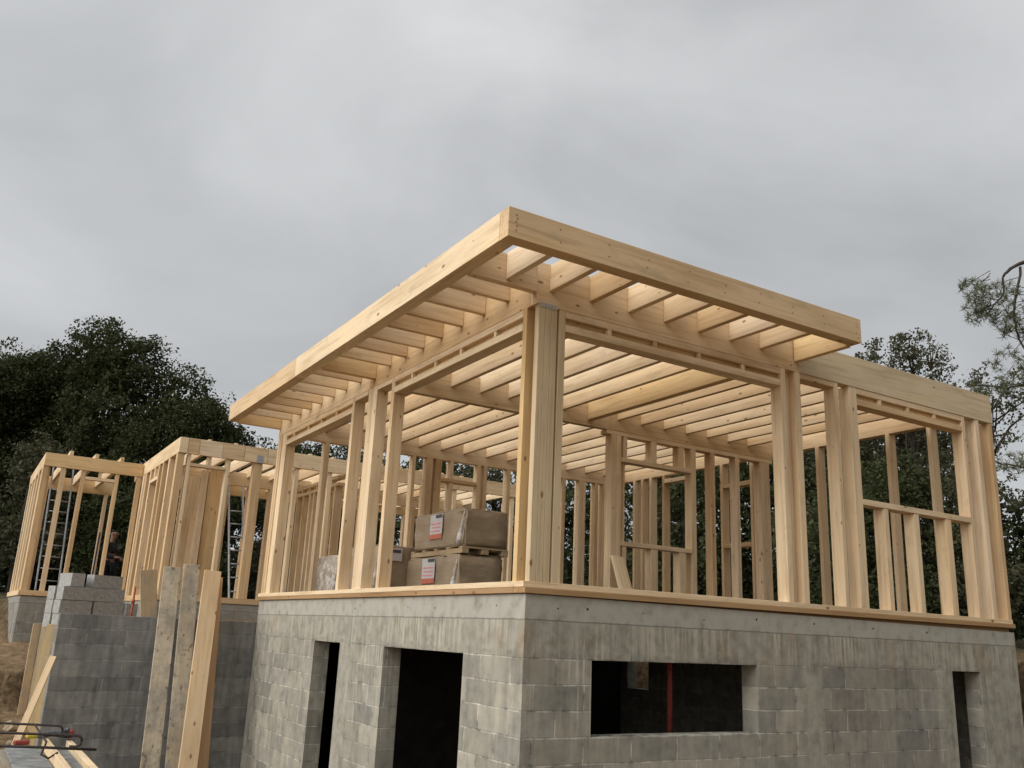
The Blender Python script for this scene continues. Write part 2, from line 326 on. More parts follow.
def bm_tube(bm, pts, rad, n=8, cap=True):
    pts = [Vector(p) for p in pts]; rings = []
    rr = rad if isinstance(rad, (list, tuple)) else [rad] * len(pts)
    for i, p in enumerate(pts):
        d = (pts[min(i + 1, len(pts) - 1)] - pts[max(i - 1, 0)]).normalized()
        a = Vector((0, 0, 1)) if abs(d.z) < .9 else Vector((1, 0, 0))
        s = d.cross(a).normalized(); t = d.cross(s)
        rings.append([bm.verts.new(p + (s * math.cos(2 * math.pi * k / n) + t * math.sin(2 * math.pi * k / n)) * rr[i]) for k in range(n)])
    for a, b in zip(rings, rings[1:]):
        for k in range(n): bm.faces.new((a[k], a[(k + 1) % n], b[(k + 1) % n], b[k]))
    if cap:
        try: bm.faces.new(rings[0][::-1]); bm.faces.new(rings[-1])
        except ValueError: pass
def done(bm, name, smooth=False):
    me = bpy.data.meshes.new(name); bmesh.ops.recalc_face_normals(bm, faces=bm.faces); bm.to_mesh(me); bm.free()
    if smooth:
        for p in me.polygons: p.use_smooth = True
    return me
def part(name, parent, x0, x1, y0, y1, z0, z1, axis, pal=None, bev=.003, base=None):
    """one timber: a bevelled stick whose grain runs along axis; given in world metres"""
    pal = pal or WD
    c = ((x0 + x1) / 2, (y0 + y1) / 2, (z0 + z1) / 2)
    bm = bmesh.new(); hx, hy, hz = (x1 - x0) / 2, (y1 - y0) / 2, (z1 - z0) / 2
    bm_box(bm, -hx, hx, -hy, hy, -hz, hz, bev)
    b = parent.location
    return link(name, done(bm, name), pal[axis], parent, (c[0] - b[0], c[1] - b[1], c[2] - b[2]))
def jit(a=.004): return rnd.uniform(-a, a)

# ------------------------------------------------------------------ ground (structure)
def terrain(x, y):
    pad = -2.4
    if 0 <= x <= 6.87 and -.0 <= y <= 7.45: return pad
    if -2.56 <= x < 0 and 7.5 <= y <= 10.03: return -.52
    if y > 7.45 and x >= 0 and x <= 7.0: return -.3
    if y > 10.03 and -.9 <= x < 0 and y < 17: return -.3
    def sm(a, b, t):
        t = min(1, max(0, (t - a) / (b - a))); return t * t * (3 - 2 * t)
    n = .05 * math.sin(2.3 * x + 1.1 * y) + .04 * math.sin(3.7 * y - 2.9 * x)
    zl = -1.16 + .27 * min(1, max(0, (y - 10.7) / 2.6)) + sm(13.6, 17, y) * .9 + max(0, y - 18) * .03
    edge = 10.65 + .2 * math.sin(x * 3.1) + .1 * math.sin(x * 7)
    low = pad + .62 * sm(6.0, edge - .1, y)
    left = low + (zl - low) * sm(edge - .22, edge, y) + n * .6
    if x < -2.8: left = min(left, -.92 + max(0, y - 14.6) * .3) if y < 18 else left
    if y > 13.65 and -2.75 < x < 0: left = max(left, -.4)
    if x < -2.55 or (x < 0 and y > 7.5): return left
    right = -2.3 + 1.95 * sm(7.0, 8.0 + .3 * math.sin(y * 1.9), x) + .05 * max(0, x - 9) * .6 + n
    if x > 6.87:
        f = sm(-3.0, 0.0, y); return pad + (right - pad) * f
    return pad + n * .5
xs = sorted(set([round(v, 3) for v in list(np.arange(-9, 13, .16)) + [-2.60, -2.56, -2.52, -.03, .03, 6.84, 6.9, 7.0] + [-400, -250, -150, -90, -60, -40, -30, -24, -19, -15, -12, -10.4, 14, 16, 19, 23, 28, 34, 45, 60, 90, 150, 250, 400]]))
ys = sorted(set([round(v, 3) for v in list(np.arange(-8, 21, .16)) + [7.43, 7.47, 7.5, 10.03, 10.06] + [-400, -250, -150, -90, -60, -40, -30, -22, -16, -12, -9.5, 22.5, 25, 28, 32, 38, 46, 60, 90, 150, 250, 400]]))
def tz(x, y):
    z = terrain(max(-30, min(40, x)), max(-20, min(45, y)))
    if -9 < x < 13 and -8 < y < 21: z += .05 * (rnd.random() - .5) * (1 if (x < -2.5 or x > 7) else .3)
    return z
V = [(x, y, tz(x, y)) for y in ys for x in xs]; nx = len(xs)
Fc = [(j * nx + i, j * nx + i + 1, (j + 1) * nx + i + 1, (j + 1) * nx + i) for j in range(len(ys) - 1) for i in range(nx - 1)]
me = bpy.data.meshes.new('ground'); me.from_pydata(V, [], Fc)
for p in me.polygons: p.use_smooth = True
tag(link('ground', me, EARTH), None, None, kind='structure')

# ------------------------------------------------------------------ block basement
def wall_with_holes(bm, axis, at0, at1, u0, u1, z0, z1, holes, rev=False):
    us = sorted(set([u0, u1] + [h[0] for h in holes] + [h[1] for h in holes]))
    zs = sorted(set([z0, z1] + [h[2] for h in holes] + [h[3] for h in holes]))
    solid = lambda i, j: 0 <= i < len(us) - 1 and 0 <= j < len(zs) - 1 and not any(h[0] <= us[i] < h[1] and h[2] <= zs[j] < h[3] for h in holes)
    P = lambda u, a, z: (u, a, z) if axis == 'x' else (a, u, z)
    def quad(*c): bm.faces.new([bm.verts.new(q) for q in c])
    for i in range(len(us) - 1):
        for j in range(len(zs) - 1):
            if not solid(i, j): continue
            a, b, c, d = us[i], us[i + 1], zs[j], zs[j + 1]
            quad(P(a, at0, c), P(b, at0, c), P(b, at0, d), P(a, at0, d)); quad(P(a, at1, c), P(a, at1, d), P(b, at1, d), P(b, at1, c))
            if not solid(i - 1, j): quad(P(a, at0, c), P(a, at0, d), P(a, at1, d), P(a, at1, c))
            if not solid(i + 1, j): quad(P(b, at0, c), P(b, at1, c), P(b, at1, d), P(b, at0, d))
            if not solid(i, j - 1): quad(P(a, at0, c), P(a, at1, c), P(b, at1, c), P(b, at0, c))
            if not solid(i, j + 1): quad(P(a, at0, d), P(b, at0, d), P(b, at1, d), P(a, at1, d))
W, L = 6.88, 7.40
base = thing('block_basement', 'grey concrete block basement with doorways and a wide window under the timber frame', 'basement')
bm = bmesh.new(); T = .2
wall_with_holes(bm, 'x', 0, T, 0, W, -2.5, 0, [(.673, 2.593, -1.1, -.50), (5.60, 6.13, -2.5, -.50)])
for v in bm.verts:
    if v.co.z > -.001: v.co.z -= .045 * max(0, v.co.x - .3) / W
link('front_wall', done(bm, 'front_wall'), BLOCK, base)
bm = bmesh.new(); wall_with_holes(bm, 'y', 0, T, T, L, -2.5, 0, [(.99, 2.72, -2.5, -.50), (3.97, 4.84, -2.5, -.50)])
link('side_wall', done(bm, 'side_wall'), BLOCK, base)
bm = bmesh.new(); wall_with_holes(bm, 'y', W - T, W, T, L, -2.5, 0, [(6.43, 7.01, -1.15, -.5)])
link('side_wall', done(bm, 'side_wall'), BLOCK, base)
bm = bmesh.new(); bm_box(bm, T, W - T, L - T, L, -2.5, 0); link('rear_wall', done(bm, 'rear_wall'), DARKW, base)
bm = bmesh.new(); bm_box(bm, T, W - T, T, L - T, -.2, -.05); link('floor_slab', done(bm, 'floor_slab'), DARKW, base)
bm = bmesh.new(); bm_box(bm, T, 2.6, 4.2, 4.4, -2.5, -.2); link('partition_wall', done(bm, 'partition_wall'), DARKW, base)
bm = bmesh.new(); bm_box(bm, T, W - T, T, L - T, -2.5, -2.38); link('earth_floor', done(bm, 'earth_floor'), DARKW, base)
# tie holes left in the slab edge and a scribbled layout mark
bm = bmesh.new()
def disc(bm, c, r, ax):
    vs = []
    for k in range(10):
        a = 2 * math.pi * k / 10; q = (c[0] + r * math.cos(a) * (ax == 'x'), c[1] + r * math.cos(a) * (ax == 'y'), c[2] + r * math.sin(a)); vs.append(bm.verts.new(q))
    bm.faces.new(vs)
for x in (.32, .62, 1.22, 1.93, 2.60, 3.40, 4.3, 5.2): disc(bm, (x, -.002, -.105 + jit(.02)), .009 + jit(.003), 'x')
for y in (.45, 1.6, 2.2, 3.6, 4.6, 5.6): disc(bm, (-.002, y, -.10 + jit(.02)), .008 + jit(.003), 'y')
link('tie_holes', done(bm, 'tie_holes'), simple('hole_dark', (.03, .028, .025), .9), base)

t = thing('steel_prop', 'red telescopic steel prop standing inside the wide basement window', 'steel prop', (2.0, .55, -2.4))
bm = bmesh.new(); bm_tube(bm, [(0, 0, 0), (0, 0, 1.2)], .032, 12); link('outer_tube', done(bm, 'outer_tube', True), STEELR, t)
bm = bmesh.new(); bm_tube(bm, [(0, 0, 1.2), (0, 0, 2.19)], .026, 12); link('inner_tube', done(bm, 'inner_tube', True), STEELR, t)
bm = bmesh.new(); bm_box(bm, -.06, .06, -.06, .06, 0, .008); bm_box(bm, -.06, .06, -.06, .06, 2.19, 2.198); link('end_plate', done(bm, 'end_plate'), STEELR, t)

# ------------------------------------------------------------------ main timber frame
H0, H1, H2 = .10, 2.50, 2.86     # sill top, beam underside, beam top
fr = thing('timber_house', 'big pale timber house frame with overhanging flat roof, standing on the block basement', 'timber frame')
P_ = lambda *a, **k: part(*a[:1], fr, *a[1:], **k)
# sills
P_('sill_plate', -.028, W, -.028, .15, 0.004, .05, 0, pal=WB); P_('sill_plate', -.03, W - .002, -.004, .145, .052, .10, 0)
P_('sill_gap_backing', .30, W - .02, .045, .15, -.046, .003, 0, pal=WB)  # dark backing added so the gap under the front sill reads dark
P_('sill_plate', -.03, .14, .153, L, .004, .05, 1, pal=WB); P_('sill_plate', -.03, .145, .148, L, .052, .10, 1)
P_('sill_plate', W - .145, W, .153, L, .004, .10, 1); P_('sill_plate', .15, W - .15, L - .145, L, .004, .10, 0)
P_('sill_plate', 3.46, W - .15, 3.5, 3.645, .004, .10, 0)
# wall beams
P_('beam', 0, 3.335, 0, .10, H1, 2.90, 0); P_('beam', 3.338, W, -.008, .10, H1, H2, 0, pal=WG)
P_('beam', 0.0, .10, .102, 3.75, H1, 2.90, 1); P_('beam', 0.0, .10, 3.752, L, H1, 2.90, 1)
P_('beam', W - .13, W - .01, .102, L, 2.585, H2, 1)
P_('beam', .102, 3.5, 3.50, 3.60, H1, H2, 0); P_('beam', 3.502, W - .132, 3.50, 3.60, H1, H2, 0)
P_('beam', .102, 3.3, 7.25, 7.37, H1, H2, 0); P_('beam', 3.302, W - .132, 7.25, 7.37, H1, H2, 0)
P_('beam', 3.12, 3.22, .102, 3.498, 2.575, 2.91, 1, pal=WO)
# roof edge boards, doubled
FX, FY, FE, FL = -.80, -.81, 3.336, 7.38
P_('fascia_board', FX, FE, FY, FY + .13, 2.62, 2.87, 0)
P_('fascia_board', FX - .003, FX + .13, FY + .132, 4.25, 2.62, 2.868, 1); P_('fascia_board', FX, FX + .13, 4.253, FL, 2.62, 2.868, 1)
P_('fascia_board', FE - .07, FE - .003, FY + .132, -.012, 2.605, 2.86, 1, pal=WO)
P_('fascia_board', FX + .132, -.004, FL - .07, FL - .004, 2.605, 2.86, 0, pal=WO)
bm = bmesh.new()
for x, n in ((-.735, 5), (-.30, 2), (.16, 2), (.60, 2), (1.05, 2), (1.49, 2), (1.925, 2), (2.36, 2), (2.79, 2), (3.27, 4)):
    for k in range(n): disc(bm, (x + jit(.02), FY - .0025, 2.66 + .17 * (k + .5) / n + jit(.02)), .007, 'x')
link('nail_heads', done(bm, 'nail_heads'), RUST, fr)
bm = bmesh.new(); bm_box(bm, .03, .222, -.004, -.001, 2.478, 2.52); link('steel_strap', done(bm, 'steel_strap'), ALU, fr)
# overhang joists
for x in (-.295, .16, .60, 1.05, 1.49, 1.925, 2.36, 2.79): P_('joist', x - .03, x + .03, FY + .132, -.002 if x > 0 else .0, 2.645 + jit(), 2.895 + jit(), 1)
for y in (.50, .95, 1.40, 1.85, 2.29, 2.73, 3.17, 4.08, 4.56, 5.02, 5.50, 5.94, 6.38, 6.83): P_('joist', FX + .132, -.002, y - .03, y + .03, 2.66 + jit(), 2.89 + jit(), 0)
P_('joist', FX + .132, -.002, .002, .075, 2.61, 2.89, 0); P_('joist', FX + .132, -.002, 3.58, 3.67, 2.60, 2.89, 0, pal=WO)
# bay joists
for x in (.55, .98, 1.40, 1.83, 2.26, 2.70, 3.64, 4.06, 4.49, 4.92, 5.34, 5.77, 6.19): P_('joist', x, x + .06, .102, 3.498, 2.655 + jit(), 2.905 + jit(.006), 1)
for x in (.25, .69, 1.11, 1.55, 1.95, 2.34, 2.76, 3.20, 3.66, 4.09, 4.52, 4.95, 5.38, 5.81, 6.24): P_('joist', x, x + .06, 3.602, 7.248, 2.655 + jit(), 2.905 + jit(.006), 1)
# front wall posts
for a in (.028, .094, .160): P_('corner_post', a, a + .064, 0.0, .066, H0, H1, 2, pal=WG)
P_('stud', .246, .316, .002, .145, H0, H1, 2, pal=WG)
for a, b in ((3.06, 3.135), (3.275, 3.36), (3.90, 3.962), (4.145, 4.27)): P_('stud', a, b, 0, .145, H0, H1, 2)
P_('stud', 3.137, 3.272, .08, .145, H0, H1, 2)
for a, b in ((6.225, 6.288), (6.505, 6.585), (6.795, 6.868)): P_('stud', a, b, 0, .145, H0, H1, 2)
for a, b in ((4.62, 4.695), (5.15, 5.232), (5.735, 5.835)): P_('cripple_stud', a, b, .003, .145, H0, 1.188, 2)
P_('window_sill_rail', 4.272, 6.223, -.004, .148, 1.19, 1.252, 0)
# headers under the beams: plate, gap with spacers, plate
def header_x(x0, x1, y0, bk):
    P_('top_plate', x0, x1, y0, y0 + .145, 2.432, 2.498, 0)
    P_('header_plate', x0, x1, y0, y0 + .145, 2.302, 2.372, 0)
    P_('header_backing', x0, x1, y0 + .05, y0 + .14, 2.374, 2.43, 0, pal=WO)
    for x in bk: P_('spacer_block', x, x + .045, y0 + .002, y0 + .048, 2.373, 2.431, 2)
header_x(.318, 3.058, 0.0, (.79, 1.34, 1.90, 2.50)); header_x(4.272, 6.223, 0.0, (4.66, 5.17, 5.67))
P_('top_plate', 3.362, 3.898, 0.0, .145, 2.44, 2.498, 0)
def header_y(y0, y1, bk):
    P_('top_plate', 0.0, .145, y0, y1, 2.432, 2.498, 1)
    P_('header_plate', 0.0, .145, y0, y1, 2.302, 2.372, 1); P_('header_backing', .05, .14, y0, y1, 2.374, 2.43, 1, pal=WO)
    for y in bk: P_('spacer_block', .002, .048, y, y + .045, 2.373, 2.431, 2)
header_y(.222, 2.998, (.70, 1.38, 1.95, 2.52)); header_y(4.302, 6.95, (4.86, 5.43, 5.97, 6.61))
P_('top_plate', 0.0, .145, 3.082, 3.50, 2.44, 2.498, 1); P_('top_plate', 0.0, .145, 3.79, 4.218, 2.44, 2.498, 1)
# left wall posts
for a, b in ((.155, .218), (3.0, 3.08), (3.505, 3.635), (3.64, 3.775), (4.22, 4.30), (6.955, 7.16), (7.20, 7.28), (7.30, 7.385)): P_('stud', 0.0 + jit(.001), .145, a, b, H0, H1, 2, pal=WO if a < .2 else WD)
# right side wall
for y in (.76, 1.39, 2.03, 2.60, 3.22): P_('stud', W - .145, W, y, y + .06, H0, 2.583, 2)
for a in (3.86, 3.93, 4.60, 6.07, 6.43, 6.67, 6.90): P_('stud', W - .145, W, a, a + .06, H0, 2.583, 2)
P_('window_rail', W - .145, W, 3.992, 4.598, 2.18, 2.25, 1); P_('window_rail', W - .145, W, 3.992, 4.598, 1.19, 1.26, 1)
P_('window_rail', W - .145, W, 5.5, 6.068, 2.44, 2.51, 1)
# wall under the middle beam
P_('top_plate', 3.46, W - .15, 3.502, 3.645, 2.44, 2.498, 0)
for a, b in ((3.547, 3.634), (3.636, 3.722), (5.024, 5.119), (5.424, 5.502), (5.935, 6.01), (6.452, 6.555), (6.557, 6.66)): P_('stud', a, b, 3.5, 3.645, H0, 2.438, 2)
P_('stud', 3.76, 3.83, 3.505, 3.645, H0, .905, 2); P_('stud', 3.76, 3.83, 3.505, 3.645, 2.14, 2.438, 2); P_('stud', 3.80, 3.835, 3.56, 3.645, .975, 2.07, 2)
P_('header_rail', 3.724, 5.022, 3.498, 3.645, 2.075, 2.135, 0); P_('window_sill_rail', 3.724, 5.022, 3.498, 3.645, .91, .97, 0)
for x in (4.27, 4.79): P_('cripple_stud', x, x + .10, 3.503, 3.645, 2.137, 2.438, 2); P_('cripple_stud', x, x + .12, 3.503, 3.645, H0, .908, 2)
# rear wall
for a, b in ((.72, .80), (2.26, 2.32), (2.52, 2.64), (2.69, 2.81), (2.97, 3.04), (3.51, 3.58), (3.64, 3.71), (4.12, 4.19), (4.66, 4.73), (5.31, 5.385), (5.688, 5.76), (5.765, 5.846), (6.06, 6.13), (6.24, 6.30)): P_('stud', a, b, 7.25, 7.395, H0, H1, 2)
P_('header_rail', 2.802, 3.488, 7.24, 7.395, 2.13, 2.19, 0)

# ------------------------------------------------------------------ the two wings behind
def wing_parts(name, label, x0, x1, y0, y1, jx, zs=.07):
    t = thing(name, label, 'timber frame', (x0, y0, zs - .09)); q = lambda *a, **k: part(a[0], t, *a[1:], **k)
    return t, q
wb, q = wing_parts('timber_wing', 'lower pale timber wing frame with a ladder inside, left of the big frame', -.975, 6.8, 10.02, 14.5, None)
bx0, bx1, by0, by1 = -.975, 6.75, 10.02, 14.5
q('sill_plate', bx0 - .02, bx1, by0 - .02, by0 + .145, -.02, .075, 0); q('sill_plate', bx0 - .02, bx0 + .145, by0 + .147, by1, -.02, .075, 1)
q('sill_plate', bx0, bx1, by1 - .145, by1 - .002, -.02, .075, 0)
sx = [bx0, -.825, -.63, -.22, .17, .60, 1.05, 1.62, 2.3, 3.4, 4.6, bx1]
for a, b in zip(sx, sx[1:]): q('beam_board', a + .003, b - .003, by0 - .03 + jit(.003), by0 - .003, 2.50 + jit(.003), 2.78 + jit(.004), 0)
q('beam', bx0 + .002, bx1, by0, by0 + .06, 2.505, 2.775, 0)
q('beam', bx0, bx0 + .09, by0 + .062, by1, 2.50, 2.78, 1); q('beam', bx0 + .092, bx1, by1 - .1, by1, 2.45, 2.74, 0, pal=WO); q('beam', bx0 + .092, bx1, 12.6, 12.7, 2.42, 2.70, 0)
for i in range(15):
    x = bx0 + .50 + i * .47; q('joist', x, x + .06, by0 + .062, by1 - .102, 2.60 + jit(), 2.82 if i < 12 else 2.77, 1)
for a, b in ((-.975, -.86), (-.80, -.745), (-.12, -.05), (.37, .53), (1.15, 1.225), (1.80, 1.88), (2.5, 2.58), (3.1, 3.18), (3.8, 3.88), (4.5, 4.58), (5.2, 5.28), (5.9, 5.98)): q('stud', a, b, by0, by0 + .145, .075, 2.498, 2)
q('header_rail', -.743, -.122, by0 - .002, by0 + .145, 2.29, 2.345, 0); q('cripple_stud', -.45, -.39, by0, by0 + .145, 2.347, 2.498, 2)
for a, b in ((10.70, 10.80), (11.25, 11.33), (11.62, 11.74), (12.45, 12.57), (12.95, 13.10), (13.22, 13.40)): q('stud', bx0, bx0 + .145, a, b, .075, 2.498, 2)
q('header_rail', bx0 - .003, bx0 + .145, 11.742, 12.448, 2.23, 2.30, 1); q('cripple_stud', bx0, bx0 + .145, 12.05, 12.12, 2.302, 2.498, 2)
bm = bmesh.new(); bm_box(bm, .40, .52, by0 - .036, by0 - .032, 2.50, 2.64); link('steel_plate', done(bm, 'steel_plate'), ALU, wb, (-wb.location.x, -wb.location.y, -wb.location.z))
# inner walls of the wing
q('sill_plate', 2.05, 2.195, by0 + .2, 12.5, -.02, .07, 1); q('top_plate', 2.05, 2.195, by0 + .1, 12.59, 2.44, 2.50, 1); q('header_plate', 2.05, 2.195, by0 + .1, 12.59, 2.30, 2.36, 1)
for y in (10.25, 10.75, 11.0, 11.45, 11.7, 12.1, 12.5): q('stud', 2.05, 2.195, y, y + .07, .07, 2.298, 2)
for y in (10.5, 10.95, 11.35, 11.8, 12.25): q('spacer_block', 2.055, 2.15, y, y + .05, 2.361, 2.439, 2)
q('sheathing_panel', -.48, -.14, 11.9, 11.93, .0, 2.40, 2); q('stud', -.13, .0, 11.86, 12.0, .0, 2.55, 2); q('stud', .02, .34, 11.9, 12.0, .0, 2.598, 2, pal=WO)
for x in (.0, .3, 1.0, 1.45, 2.4, 3.0, 3.5, 4.1, 4.8, 5.3, 5.9, 6.5): q('stud', x, x + .09, 12.6, 12.745, .0, 2.418, 2)
for x in (-.3, .95, 1.6, 2.3, 3.3, 4.0, 4.6, 5.4, 6.2): q('stud', x, x + .09, by1 - .14, by1, .075, 2.448, 2)
wc, q = wing_parts('timber_wing', 'small timber wing frame farthest left with three joist ends above its orange beam', -2.82, -.98, 13.42, 17.3, None)
cx0, cx1, cy0, cy1 = -2.82, -.985, 13.42, 17.25
q('sill_plate', cx0 - .03, cx1, cy0 - .03, cy0 + .145, -.005, .09, 0); q('sill_plate', cx0 - .03, cx0 + .145, cy0 + .147, cy1, -.005, .09, 1); q('sill_plate', cx0, cx1, cy1 - .14, cy1 - .003, -.005, .09, 0)
q('beam', cx0, cx1, cy0 - .02, cy0 + .07, 2.48, 2.74, 0, pal=WO); q('beam', cx0, cx0 + .09, cy0 + .072, cy1, 2.48, 2.74, 1); q('beam', cx0 + .092, cx1, cy1 - .1, cy1, 2.48, 2.78, 0, pal=WO)
for x in (-2.40, -1.93, -1.45): q('joist', x, x + .07, cy0 + .072, cy1 - .102, 2.62, 2.83 + jit(.01), 1); q('joist_end', x, x + .07, cy0 - .02, cy0 + .07, 2.742, 2.83, 1)
for a, b in ((-2.82, -2.72), (-2.50, -2.41), (-2.12, -2.05), (-1.49, -1.42)): q('stud', a, b, cy0, cy0 + .145, .09, 2.478, 2)
q('stud', -1.07, cx1, cy0, cy0 + .145, .09, 2.478, 2)
q('header_rail', -2.048, -1.492, cy0 - .002, cy0 + .145, 2.30, 2.36, 0); q('cripple_stud', -1.80, -1.75, cy0, cy0 + .145, 2.362, 2.478, 2)
for y in (13.62, 14.45, 15.3, 16.1, 16.9): q('stud', cx0, cx0 + .145, y, y + .16, .09, 2.478, 2)
for x in (-2.5, -1.79, -1.2): q('stud', x, x + .075, cy1 - .14, cy1, .09, 2.478, 2)
t = thing('foundation_wall', 'low grey foundation wall carrying the wing with the ladder left of the big frame', 'foundation', (0, 0, 0))
bm = bmesh.new(); bm_box(bm, bx0, bx1, by0, by0 + .2, -1.0, -.022); bm_box(bm, bx0, bx0 + .2, by0 + .2, by1, -1.0, -.022); bm_box(bm, bx0 + .2, bx1, by1 - .2, by1, -1.0, -.022)
link('masonry', done(bm, 'masonry'), BLKF, t)
bm = bmesh.new(); bm_box(bm, bx0 + .2, bx1, by0 + .2, by1 - .2, -.25, -.03); link('floor_slab', done(bm, 'floor_slab'), BLKD, t)
t = thing('foundation_wall', 'low grey foundation wall carrying the small farthest left wing, sandy earth at its foot', 'foundation', (0, 0, 0))
bm = bmesh.new(); bm_box(bm, cx0, cx1 - .005, cy0, cy0 + .2, -2.2, -.007, .02); bm_box(bm, cx0, cx0 + .2, cy0 + .2, cy1, -2.2, -.007); bm_box(bm, cx0 + .2, cx1, cy1 - .2, cy1, -1.3, -.007)
link('masonry', done(bm, 'masonry'), BLKF, t)
bm = bmesh.new(); bm_box(bm, cx0 + .2, cx1, cy0 + .2, cy1 - .2, -.2, -.015); link('floor_slab', done(bm, 'floor_slab'), BLKD, t)

# ------------------------------------------------------------------ retaining walls
t = thing('retaining_wall', 'dark damp concrete block wall left of the basement with boards leaning on it', 'wall')
bm = bmesh.new(); bm_box(bm, -2.645, .0, 7.405, 7.6, -2.6, -.31, .004); link('masonry', done(bm, 'masonry'), BLKD, t)
t = thing('retaining_wall', 'clay smeared yellowish return wall at the left end of the dark block wall', 'wall')
bm = bmesh.new(); bm_box(bm, -2.643, -2.45, 7.602, 9.95, -2.6, -.47, .004); link('masonry', done(bm, 'masonry'), BLKC, t)

# ------------------------------------------------------------------ loose hollow blocks stacked behind the dark wall
def block_mesh():
    bm = bmesh.new(); l, w_, h = .245, .097, .097
    # outer shell plus two through cells, built as a grid with holes in top and bottom
    xs_ = [-l, -l + .03, -.015, .015, l - .03, l]; ys_ = [-w_, -w_ + .03, w_ - .03, w_]
    hole = lambda i, j: i in (1, 3) and j == 1
    vt = {}
    def v(i, j, z):
        k = (i, j, z)
        if k not in vt: vt[k] = bm.verts.new((xs_[i], ys_[j], z))
        return vt[k]
    for i in range(5):
        for j in range(3):
            if hole(i, j):
                zb = -h + .02
                for (a, b) in (((i, j), (i + 1, j)), ((i + 1, j), (i + 1, j + 1)), ((i + 1, j + 1), (i, j + 1)), ((i, j + 1), (i, j))):
                    bm.faces.new((v(*a, h), v(*b, h), v(*b, zb), v(*a, zb)))
                bm.faces.new((v(i, j, zb), v(i + 1, j, zb), v(i + 1, j + 1, zb), v(i, j + 1, zb)))
            else: bm.faces.new((v(i, j, h), v(i + 1, j, h), v(i + 1, j + 1, h), v(i, j + 1, h)))
            bm.faces.new((v(i, j, -h), v(i, j + 1, -h), v(i + 1, j + 1, -h), v(i + 1, j, -h)))
    for i in range(5):
        bm.faces.new((v(i, 0, -h), v(i + 1, 0, -h), v(i + 1, 0, h), v(i, 0, h))); bm.faces.new((v(i, 3, -h), v(i, 3, h), v(i + 1, 3, h), v(i + 1, 3, -h)))
    for j in range(3):
        bm.faces.new((v(0, j, -h), v(0, j, h), v(0, j + 1, h), v(0, j + 1, -h))); bm.faces.new((v(5, j, -h), v(5, j + 1, -h), v(5, j + 1, h), v(5, j, h)))
    return done(bm, 'concrete_block')
BM = block_mesh(); BM.materials.append(LOOSEB)
SC = Vector((-2.10, 9.05, 0)); SA = R_(22)
rows = ['bottom', 'second', 'third']
def put_block(u, v, z, a, label):
    o = bpy.data.objects.new('concrete_block', BM); COL.objects.link(o)
    d = Matrix.Rotation(SA, 3, 'Z') @ Vector((u, v, 0)); o.location = (SC.x + d.x, SC.y + d.y, z); o.rotation_euler = (0, 0, SA + a)
    tag(o, label, 'concrete block', 'grey blocks stacked behind the dark wall')
for k, rn in enumerate(rows):
    z = -.415 + .2 * k
    put_block(-.26 + jit(.012), 0 + jit(.01), z, jit(.02), 'left front hollow block in the %s course of the block stack' % rn)
    put_block(.25 + jit(.012), 0 + jit(.01), z, jit(.02), 'right front hollow block in the %s course of the block stack' % rn)
    put_block(-.27 + jit(.012), .21, z, jit(.02), 'left rear hollow block in the %s course of the block stack' % rn)
    put_block(.24 + jit(.012), .21, z, jit(.02), 'right rear hollow block in the %s course of the block stack' % rn)
for k in range(2): put_block(.61, .10, -.415 + .2 * k, R_(90), 'hollow block set endways at the right of the %s course of the block stack' % rows[k])
put_block(-.25, .18, .185, R_(82), 'end-on hollow block on top of the block stack, the left one'); put_block(.22, .08, .185, R_(3), 'hollow block on top of the block stack, the right one')

# ------------------------------------------------------------------ leaning boards and posts
def leaning(name, label, cat, x0, x1, z0, top, bot, th, m, lx=0.0, group=None):
    """board from bottom centre to top centre; width along x"""
    b = Vector(bot); tp = Vector(top); d = tp - b; ln = d.length
    bm = bmesh.new(); bm_box(bm, -x1 / 2, x1 / 2, -th / 2, th / 2, 0, ln, .004)
    o = link(name, done(bm, name), m)
    zax = d.normalized(); xa = Vector((1, lx, 0)).normalized(); ya = zax.cross(xa).normalized(); xa = ya.cross(zax)
    o.matrix_world = Matrix.Translation(b) @ Matrix((xa, ya, zax)).transposed().to_4x4()
    return tag(o, label, cat, group)
leaning('formwork_board', 'cement stained grey board, left of the tall pair leaning on the dark wall', 'board', 0, .235, 0, (-1.315, 7.33, .39), (-1.38, 6.6, -2.4), .035, FORM)
leaning('formwork_board', 'narrower mouldy grey board between the stained board and the pale stud on the dark wall', 'board', 0, .225, 0, (-1.06, 7.30, .44), (-1.075, 6.62, -2.4), .035, FORM)
leaning('formwork_board', 'clean pale board leaning frontmost of the tall boards on the dark wall', 'board', 0, .235, 0, (-.775, 7.22, .37), (-.95, 6.45, -2.4), .045, WD[2])
leaning('formwork_board', 'brown board half hidden behind the clean pale board on the dark wall', 'board', 0, .24, 0, (-.715, 7.345, .29), (-.69, 6.9, -2.4), .045, wood('brown_board', 2, [(.47, .30, .17), (.50, .33, .19), (.45, .29, .16), (.52, .34, .2)]))
leaning('formwork_board', 'short brown board standing behind the dark wall left of the tall boards', 'board', 0, .225, 0, (-1.57, 7.70, .35), (-1.43, 7.68, -.6), .03, OLDW)
leaning('timber_batten', 'pale batten leaning on the left end of the dark wall', 'batten', 0, .075, 0, (-2.68, 7.0, -.86), (-3.22, 5.4, -2.38), .06, WD[2])
leaning('formwork_board', 'yellowish upright formwork board at the left end of the clay smeared return wall', 'board', 0, .11, 0, (-2.705, 9.90, -.48), (-2.705, 9.86, -2.4), .06, OLDW)
o = leaning('timber_offcut', 'short pale board offcut leaning on a post inside the big frame', 'board', 0, .215, 0, (3.62, 3.44, .75), (3.56, 3.05, .0), .03, WD[2])
